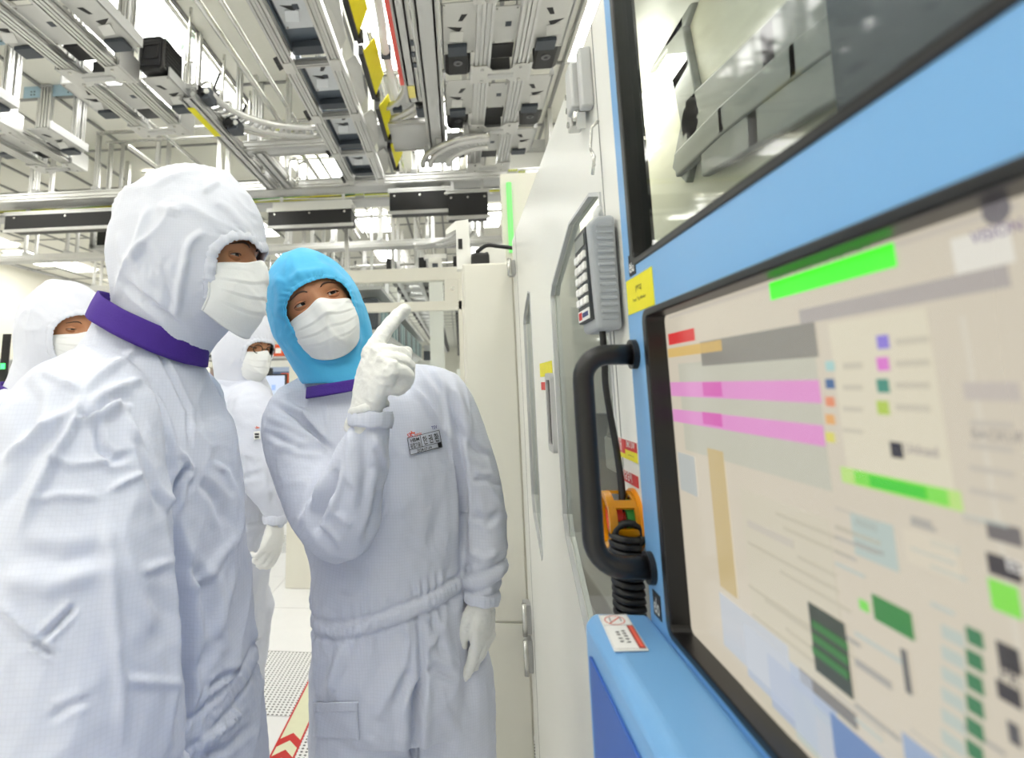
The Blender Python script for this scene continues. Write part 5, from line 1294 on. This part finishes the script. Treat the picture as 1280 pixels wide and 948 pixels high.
ln1 = [([(102, 491), (75, 477), (53, 467)], .008, 5, 'r'), ([(102, 491), (140, 460), (174, 433)], .008, 5, 'r'), ([(0, 583), (50, 540), (97, 510)], .010, 6, 'r'), ([(20, 668), (60, 590), (95, 525), (102, 495)], .012, 6, 'r'), ([(0, 640), (40, 570), (85, 525)], .008, 9, 'v'),
       ([(97, 526), (118, 521), (137, 511), (150, 508)], .012, 4, 's'), ([(120, 528), (124, 560), (139, 577), (162, 572)], .008, 5, 'v'), ([(146, 510), (171, 557), (192, 610), (214, 643)], .011, 6, 'r'), ([(165, 540), (182, 590), (200, 640)], .009, 7, 'v'), ([(183, 475), (207, 528), (217, 562), (220, 605)], .011, 6, 'r'),
       ([(192, 424), (219, 475), (236, 513), (240, 565)], .006, 3, 'v'), ([(215, 645), (223, 600), (237, 583)], .016, 5, 'v'), ([(222, 560), (238, 585), (230, 600)], .010, 5, 'r'), ([(53, 569), (89, 581), (162, 575)], .006, 5, 'r'), ([(133, 616), (155, 603), (173, 595)], .007, 4, 'r'), ([(38, 628), (74, 619), (126, 622)], .006, 5, 'r'), ([(183, 472), (150, 485), (112, 510)], .008, 5, 'r'), ([(170, 500), (140, 500), (118, 515)], .006, 6, 'v'),
       ([(266, 578), (285, 590), (293, 612), (296, 640)], .006, 4, 'r'), ([(250, 600), (272, 625), (285, 660)], .007, 7, 'v'), ([(0, 752), (25, 778), (50, 802)], .009, 5, 'r'), ([(50, 801), (72, 780), (95, 757)], .010, 4, 'v'), ([(38, 802), (55, 812), (72, 820)], .007, 4, 'v'), ([(0, 720), (60, 735), (120, 715)], .008, 14, 'r'), ([(20, 690), (80, 700), (140, 690)], .006, 12, 'v'),
       ([(130, 640), (136, 700), (141, 770), (150, 870), (155, 940)], .007, 8, 'r'), ([(214, 640), (224, 705), (230, 790), (228, 860), (222, 935)], .018, 7, 'v'), ([(173, 716), (190, 710), (210, 703)], .006, 5, 'r'), ([(180, 730), (200, 770), (190, 820)], .005, 12, 'v'), ([(150, 850), (185, 853), (222, 858)], .005, 6, 'r'),
       ([(112, 395), (60, 428), (8, 490)], .004, 4, 'v'), ([(235, 700), (255, 735), (262, 800), (240, 850)], .010, 8, 'v'), ([(232, 740), (260, 720), (300, 660)], .006, 6, 'r'), ([(300, 835), (278, 845), (255, 862)], .006, 4, 'v'), ([(300, 700), (275, 770), (250, 830)], .007, 6, 'r'), ([(235, 930), (270, 915), (310, 880)], .007, 6, 'r'), ([(245, 945), (280, 935), (315, 905)], .007, 5, 'v'),
       ([(20, 470), (40, 500), (30, 560)], .008, 12, 'v'), ([(60, 900), (90, 880), (115, 872)], .004, 5, 'v'), ([(285, 520), (300, 600), (306, 700)], .004, 7, 'r')]
s1, bv1 = suit(P1, mb, ln1, .0085, 6.5, 4.2, .0042, bands=[(onY(268, 884, .85), (-.42, 0, 1), .012, .004)], smooth=10)
collar(P1, (-.527, .92, 1.535), (.090, 0, -.045), (0, .094, 0), (.012, 0, .040), 0, M_purple, flare=1.07)

# ================= man in the blue hood who points
P2 = thing('person', 'man in blue hood and face mask pointing with a gloved finger', 'person', (-.14, 1.2, 0))
H2 = Head(onY(396, 389, 1.15), (.30, -.94, .02), (-.40, 0, .92))
nk2 = np.array(onY(432, 486, 1.17))
bd2 = bust(H2, P2, nk2, (-.14, 1.21, 1.0), .1); eyes(H2, bd2, (.32, 1, .18), 17, 10)
hood(H2, P2, M_hoodb, nk2+np.array((0, 0, -.005)), rad=(.101, .118, .138), cen=(0, -.012, .004), neck_r=.072, open_=(27, 44, 52), wr=.007, seed=7.7, rim=.006, sc=8., low=.26, lines=[([(367, 312), (368, 330), (376, 350)], .004, 4, 'r'), ([(345, 340), (352, 370), (350, 400)], .006, 6, 'r'), ([(360, 352), (380, 342), (410, 338)], .005, 5, 'r'), ([(395, 318), (420, 330), (440, 350)], .004, 5, 'v'), ([(380, 452), (410, 460), (440, 455)], .005, 5, 'v'), ([(360, 425), (380, 450), (400, 465)], .005, 5, 'r'), ([(450, 400), (456, 425), (448, 450)], .004, 4, 'v')], zmin=nk2[2]+.012)
mask(H2, P2, top=-.002, bot=-.112, w=.080, lift=.006, seed=5., wr=.0042, loops=False)
w2x = (.97, .22, 0); d2x = (-.22, .97, 0)
mb = MB()
add_loft(mb, [rowsec(464, 390, 468, 1.18, .084, w2x, d2x, .1), rowsec(486, 384, 482, 1.19, .09, w2x, d2x, .18), rowsec(510, 362, 552, 1.20, .115, w2x, d2x, .22), rowsec(560, 360, 570, 1.2, .13, w2x, d2x, .12), rowsec(630, 376, 578, 1.2, .135, w2x, d2x, .06), rowsec(700, 390, 581, 1.2, .135, w2x, d2x), rowsec(760, 393, 588, 1.2, .14, w2x, d2x), rowsec(830, 391, 600, 1.2, .14, w2x, d2x), rowsec(890, 400, 600, 1.2, .12, w2x, d2x)], 36, 2.3)
# raised arm (his right)
eb = onY(424, 655, 1.03); wr_ = onY(464, 535, .955)
add_limb(mb, [onY(392, 500, 1.18), onY(366, 525, 1.16), onY(385, 590, 1.10), eb, onY(444, 600, .985), wr_], [.060, .064, .066, .064, .052, .034], 26)
# hanging arm (his left)
wl = onY(601, 738, 1.15)
add_limb(mb, [onY(520, 490, 1.2), onY(553, 505, 1.2), onY(590, 580, 1.19), onY(606, 650, 1.18), onY(606, 700, 1.165), wl], [.062, .064, .050, .045, .042, .032], 26)
def dn(x, z): return np.array((x, 1.2, z))
l0 = onY(456, 840, 1.2); r0 = onY(562, 840, 1.2); l1 = onY(455, 948, 1.19); r1 = onY(566, 948, 1.21)
legs(mb, [(l0, .112), (l1, .108), ((l1[0], 1.19, .45), .092), ((l1[0]-.01, 1.18, .10), .075)], [(r0, .088), (r1, .085), ((r1[0], 1.22, .45), .085), ((r1[0], 1.22, .10), .075)], (.2, -1, 0))
ln2 = [([(342, 506), (373, 521), (396, 546), (416, 565)], .013, 4, 'v'), ([(331, 518), (373, 540), (412, 566)], .009, 5, 'r'), ([(334, 541), (373, 560), (405, 566)], .008, 4, 'v'), ([(340, 561), (375, 558), (407, 570)], .008, 5, 'r'), ([(350, 508), (385, 520), (405, 540)], .006, 4, 'r'),
       ([(426, 572), (415, 612), (399, 644), (394, 670)], .016, 5, 'v'), ([(373, 660), (392, 630), (409, 595)], .009, 5, 'r'), ([(380, 640), (396, 610), (405, 585)], .006, 5, 'v'), ([(394, 655), (408, 672), (422, 690)], .009, 5, 'v'), ([(416, 612), (420, 640), (440, 660)], .007, 5, 'r'), ([(462, 538), (476, 560), (484, 588)], .008, 5, 'r'), ([(440, 530), (437, 570), (442, 610)], .007, 6, 'r'), ([(452, 540), (458, 590), (452, 640)], .007, 6, 'v'), ([(470, 600), (470, 640), (455, 680)], .006, 5, 'v'), ([(385, 690), (430, 703), (470, 672)], .004, 6, 'r'),
       ([(407, 503), (409, 525), (411, 550)], .004, 3, 'r'), ([(558, 470), (572, 540), (579, 620), (579, 700)], .016, 5, 'v'), ([(586, 640), (610, 652), (629, 640)], .005, 5, 'v'), ([(585, 690), (605, 700), (626, 690)], .006, 5, 'r'), ([(562, 520), (590, 560), (612, 575)], .007, 5, 'v'), ([(550, 470), (575, 500), (590, 540)], .007, 5, 'r'), ([(585, 590), (600, 620), (605, 660)], .005, 6, 'r'), ([(590, 600), (612, 600), (625, 610)], .005, 4, 'v'), ([(505, 478), (530, 500), (545, 530)], .005, 4, 'r'), ([(530, 455), (552, 490), (560, 540)], .006, 4, 'v'),
       ([(437, 802), (422, 835), (408, 866)], .010, 9, 'r'), ([(405, 780), (412, 830), (400, 870)], .008, 7, 'v'), ([(521, 742), (526, 793), (527, 852), (520, 880), (519, 950)], .010, 4, 'v'), ([(524, 850), (518, 890), (518, 950)], .020, 7, 'v'), ([(493, 880), (505, 855), (515, 836)], .009, 6, 'v'), ([(500, 830), (485, 870), (470, 900)], .006, 8, 'r'), ([(532, 770), (548, 790), (552, 820)], .006, 5, 'v'), ([(530, 810), (545, 800), (560, 770)], .006, 5, 'r'), ([(528, 840), (545, 835), (570, 845)], .006, 5, 'v'), ([(505, 760), (512, 800), (505, 840)], .005, 4, 'r'), ([(565, 760), (580, 820), (590, 900)], .006, 9, 'v'), ([(470, 780), (475, 830), (460, 880)], .005, 9, 'v'), ([(550, 880), (570, 910), (575, 945)], .006, 8, 'r'),
       ([(500, 600), (505, 650), (495, 700)], .005, 12, 'r'), ([(540, 590), (548, 640), (540, 690)], .005, 10, 'v'), ([(430, 705), (435, 725), (430, 745)], .006, 7, 'r'), ([(450, 700), (455, 725), (450, 750)], .005, 6, 'v'), ([(398, 800), (394, 850), (397, 930)], .007, 6, 'r'), ([(455, 765), (452, 790), (455, 815)], .004, 4, 'v'), ([(480, 762), (478, 785), (482, 810)], .004, 4, 'v')]
wc = onY(487, 738, 1.2)
s2, bv2 = suit(P2, mb, ln2, .0062, 8., 9.1, .0040, bands=[(wc, (-.27, -.05, 1), .011, .004)], smooth=10)
collar(P2, nk2+np.array((.004, -.006, .004)), (.080, .012, .012), (-.012, .086, 0), (0, 0, .022), 0, M_purple)
# raised hand: index out, other fingers folded
hd_d = (.34, -.20, .91); hd_n = (-.72, -.69, .12)
cw = np.array(onY(456, 514, .945))
glove(P2, cw+np.array((0, 0, -.002)), hd_d, hd_n, [(34, 8, 6, .34), (92, 104, 60), (96, 106, 60), (98, 106, 60)], [(.020, .012, -.006), (.036, .045, -.018), (.030, .078, -.036), (.016, .100, -.052)], 1.1, .0024, rr=.0122, fist=True)
cuff(P2, np.array(onY(463, 524, .950)), (.06, .05, 1), .037, .026)
cuff(P2, np.array(onY(461, 510, .946)), (-.25, .05, 1), .0335, .012, M_glove).name = 'glove_rim'
# hanging hand
hw2 = np.array(onY(604, 748, 1.15))
glove(P2, hw2, (-.06, -.05, -1), (.80, -.5, 0), [(18, 16, 10), (22, 20, 12), (28, 24, 14), (30, 26, 16)], [(.020, .012, -.006), (.034, .040, -.016), (.034, .066, -.024), (.030, .090, -.030)], .88, .0026, hand='L')
cuff(P2, np.array(onY(602, 745, 1.15)), (.05, 0, 1), .034, .020)
# pocket with flap, badge, emblem
pk = patch(bv2, [(394, 884), (446, 880), (449, 925), (392, 921)], P2, M_suit, 'thigh_pocket', .005, 14, .003); patch(bv2, [(392, 879), (448, 878), (447, 889), (394, 890)], P2, M_suit, 'pocket_flap', .008, 12, .003)
bg = patch(bv2, [(509, 548), (549, 538), (553, 558), (513, 570)], P2, mat('badge_cloth', (216, 219, 230), .8), 'name_badge', .003, 12, .0006, label='printed name badge with black lettering')
ev = np.array((40, -10.)); 
def bl(u, v): q = np.array((509, 548.))+np.array((40, -10.))*u+np.array((4, 21.))*v; return q
def badge_line(p, q, w_, par):
    A = [cast(bv2, *(np.array(p)*(1-k/8)+np.array(q)*k/8), .0052) for k in range(9)]; m_ = MB(); m_.tube([tuple(a) for a in A], w_, 4); m_.build('badge_line', M_ink, par)
for a, b in (((0, 0), (1, 0)), ((1, 0), (1, 1)), ((0, 1), (1, 1)), ((0, 0), (0, 1)), ((0, .70), (1, .70)), ((.40, 0), (.40, .70))): badge_line(bl(*a), bl(*b), .0006, bg)
decal_text(bv2, '한 권 환', bl(.46, .58), ev, 8.5, bg, M_ink, .0052, wfit=20)
bk = patch(bv2, [bl(.88, .72), bl(.99, .72), bl(.99, .98), bl(.88, .98)], bg, M_ink, 'badge_corner', .0048, 3, 0); decal_text(bv2, 'HBM', bl(.08, .30), ev, 4.5, bg, M_ink, .0052, wfit=11); decal_text(bv2, '융합기술', bl(.05, .63), ev, 4.8, bg, M_ink, .0052, wfit=13); decal_text(bv2, '2024-07-09', bl(.22, .95), ev, 3.6, bg, M_ink, .0052, wfit=19)
decal_text(bv2, 'SK', (509.5, 549.0-1), ev, 5.5, P2, M_red, .0045, 'emblem_lettering', 8); decal_text(bv2, 'hynix', (518.5, 545.6), ev, 4.0, P2, M_orange, .0045, 'emblem_lettering', 9); decal_text(bv2, 'TSV', (540, 537.3), ev, 4.2, P2, mat('navy_text', (40, 50, 140), .6), .0045, 'badge_code', 7)
def emblem(bv, c, s, par, off=.0045):
    # two swept wings
    for pts in (((-.2, 0), (-.9, .55), (-.35, .42), (.25, .1)), ((0, .1), (-.35, 1.05), (.2, .75), (.45, .25)), ((.2, .15), (.75, .75), (1.1, .25), (.6, .1))):
        V = [cast(bv, c[0]+x*s, c[1]-y*s, off) for x, y in pts]
        q = MB(); q.add(V, [(0, 1, 2, 3)]); q.build('emblem_wing', M_orange, par)
emblem(bv2, (514.5, 543), 4.2, P2)

# ================= man in white further back
P3 = thing('person', 'man in white hood, glasses and mask standing behind the two men who talk', 'person', (-.82, 2.1, 0))
H3 = Head(onY(308, 436, 2.1), (.86, -.46, -.20), (.14, .0, 1))
nk3 = np.array(onY(300, 480, 2.12))
bd3 = bust(H3, P3, nk3, (-.82, 2.12, 1.0), .1); eyes(H3, bd3, (0, 1, .0), 8, 6)
hood(H3, P3, M_hoodw, nk3+np.array((0, 0, -.03)), rad=(.110, .125, .150), cen=(0, -.02, .015), neck_r=.085, open_=(24, 44, 56), wr=.008, seed=3.1, rim=.009, low=.3)
mask(H3, P3, top=.0, bot=-.118, w=.082, lift=.008, seed=8.)
gl = MB()
for s in (-1, 1):
    gl.tube([tuple(H3.w(np.array((s*.031+.022*math.cos(q), .099, .010+.015*math.sin(q))))) for q in [2*math.pi*k/20 for k in range(21)]], .0016, 6)
    gl.tube([tuple(H3.w(np.array(p))) for p in ((s*.053, .099, .014), (s*.076, .06, .016), (s*.080, 0, .016))], .0016, 6)
gl.tube([tuple(H3.w(np.array(p))) for p in ((-.01, .100, .012), (0, .104, .014), (.01, .100, .012))], .0016, 6)
gl.build('glasses', M_black, P3, smooth=True)
mb = MB()
add_loft(mb, [rowsec(470, 276, 328, 2.12, .085), rowsec(490, 262, 336, 2.12, .12), rowsec(515, 252, 340, 2.12, .17), rowsec(580, 250, 342, 2.12, .18), rowsec(660, 250, 338, 2.12, .17), rowsec(740, 252, 330, 2.12, .17), rowsec(800, 255, 326, 2.12, .16)], 30, 2.3)
w3 = onY(344, 645, 1.93)
add_limb(mb, [onY(312, 505, 2.02), onY(318, 525, 1.96), onY(326, 590, 1.94), onY(340, 625, 1.93), w3], [.085, .088, .078, .050, .036], 22)
add_limb(mb, [onY(300, 505, 2.25), onY(300, 560, 2.3), onY(310, 640, 2.28)], [.08, .08, .06], 18)
legs(mb, [((-.86, 2.03, .62), .115), ((-.86, 2.03, .35), .09), ((-.86, 2.03, .1), .07)], [((-.84, 2.2, .62), .115), ((-.84, 2.2, .35), .09), ((-.84, 2.2, .1), .07)], (.9, -.4, 0))
ln3 = [([(270, 585), (300, 600), (330, 590)], .004, 4, 'v'), ([(335, 560), (340, 610), (345, 640)], .006, 4, 'v'), ([(300, 540), (310, 600), (305, 650)], .005, 6, 'r')]
wb3 = onY(295, 652, 2.12)
s3, bv3 = suit(P3, mb, ln3, .010, 6.5, 2.6, .009, bands=[(wb3, (0, 0, 1), .016, .004)])
collar(P3, nk3+np.array((0, 0, -.012)), (.104, 0, -.01), (0, .10, 0), (0, 0, .045), 0, M_suit, flare=1.05)
glove(P3, np.array(onY(344, 652, 1.92)), (-.12, -.1, -1), (.75, -.6, 0), [(25, 25, 15), (30, 30, 18), (35, 32, 20), (38, 34, 20)], [(.02, .012, -.006), (.034, .040, -.016), (.034, .066, -.024), (.03, .09, -.03)], 1.0, .004, hand='R'); cuff(P3, np.array(onY(344, 648, 1.93)), (.05, 0, 1), .040, .03)
b3 = patch(bv3, [(317, 540), (325, 539), (325.5, 549), (317.5, 550)], P3, M_paper, 'name_badge', .006, 8, .001, label='small white name badge'); emblem(bv3, (321, 536), 3.2, P3, .006)
for k in range(2):
    badge = [cast(bv3, 318.5+q*.75, 543+k*3.6, .009) for q in range(8)]; q = MB(); q.tube([tuple(a) for a in badge], .0035, 4); q.build('badge_line', M_ink, b3)

# ================= man at the far left, mostly hidden
P4 = thing('person', 'man in white hood half hidden behind the shoulder of the purple-collared man', 'person', (-1.28, 1.62, 0))
H4 = Head(onY(84, 416, 1.6), (.93, -.42, -.12), (.02, .0, 1))
nk4 = H4.C+np.array((-.08, .02, -.17))
bd4 = bust(H4, P4, nk4, (-1.36, 1.62, 1.0), .1); eyes(H4, bd4, (0, 1, 0), 9, 7)
hood(H4, P4, M_hoodw, nk4+np.array((0, 0, -.06)), rad=(.128, .140, .150), cen=(0, -.035, .016), neck_r=.105, open_=(34, 52, 56), wr=.012, seed=6.2, rim=.011, sc=6., low=.34)
mask(H4, P4, top=.0, bot=-.12, w=.084, lift=.008, seed=4.)
mb = MB(); n4 = nk4
add_loft(mb, [(n4+np.array((0, 0, .0)), (.09, 0, 0), (0, .09, 0)), (n4+np.array((0, 0, -.08)), (.13, 0, 0), (0, .18, 0)), (n4+np.array((0, 0, -.2)), (.15, 0, 0), (0, .2, 0)), (n4+np.array((0, 0, -.5)), (.155, 0, 0), (0, .19, 0)), (n4+np.array((0, 0, -.72)), (.15, 0, 0), (0, .18, 0))], 30, 2.3)
for s in (-1, 1): add_limb(mb, [n4+np.array((0, s*.13, -.08)), n4+np.array((0, s*.21, -.15)), n4+np.array((0, s*.24, -.42)), n4+np.array((.12, s*.22, -.6))], [.085, .09, .08, .05], 20)
legs(mb, [((n4[0], n4[1]-.09, .74), .115), ((n4[0], n4[1]-.09, .4), .09), ((n4[0], n4[1]-.09, .1), .07)], [((n4[0], n4[1]+.09, .74), .115), ((n4[0], n4[1]+.09, .4), .09), ((n4[0], n4[1]+.09, .1), .07)], (1, 0, 0))
suit(P4, mb, [], .010, 6.5, 8.6, .01)
collar(P4, nk4+np.array((.0, 0, -.03)), (.11, 0, -.03), (0, .11, 0), (0, 0, .05), 0, M_purple, flare=1.08)
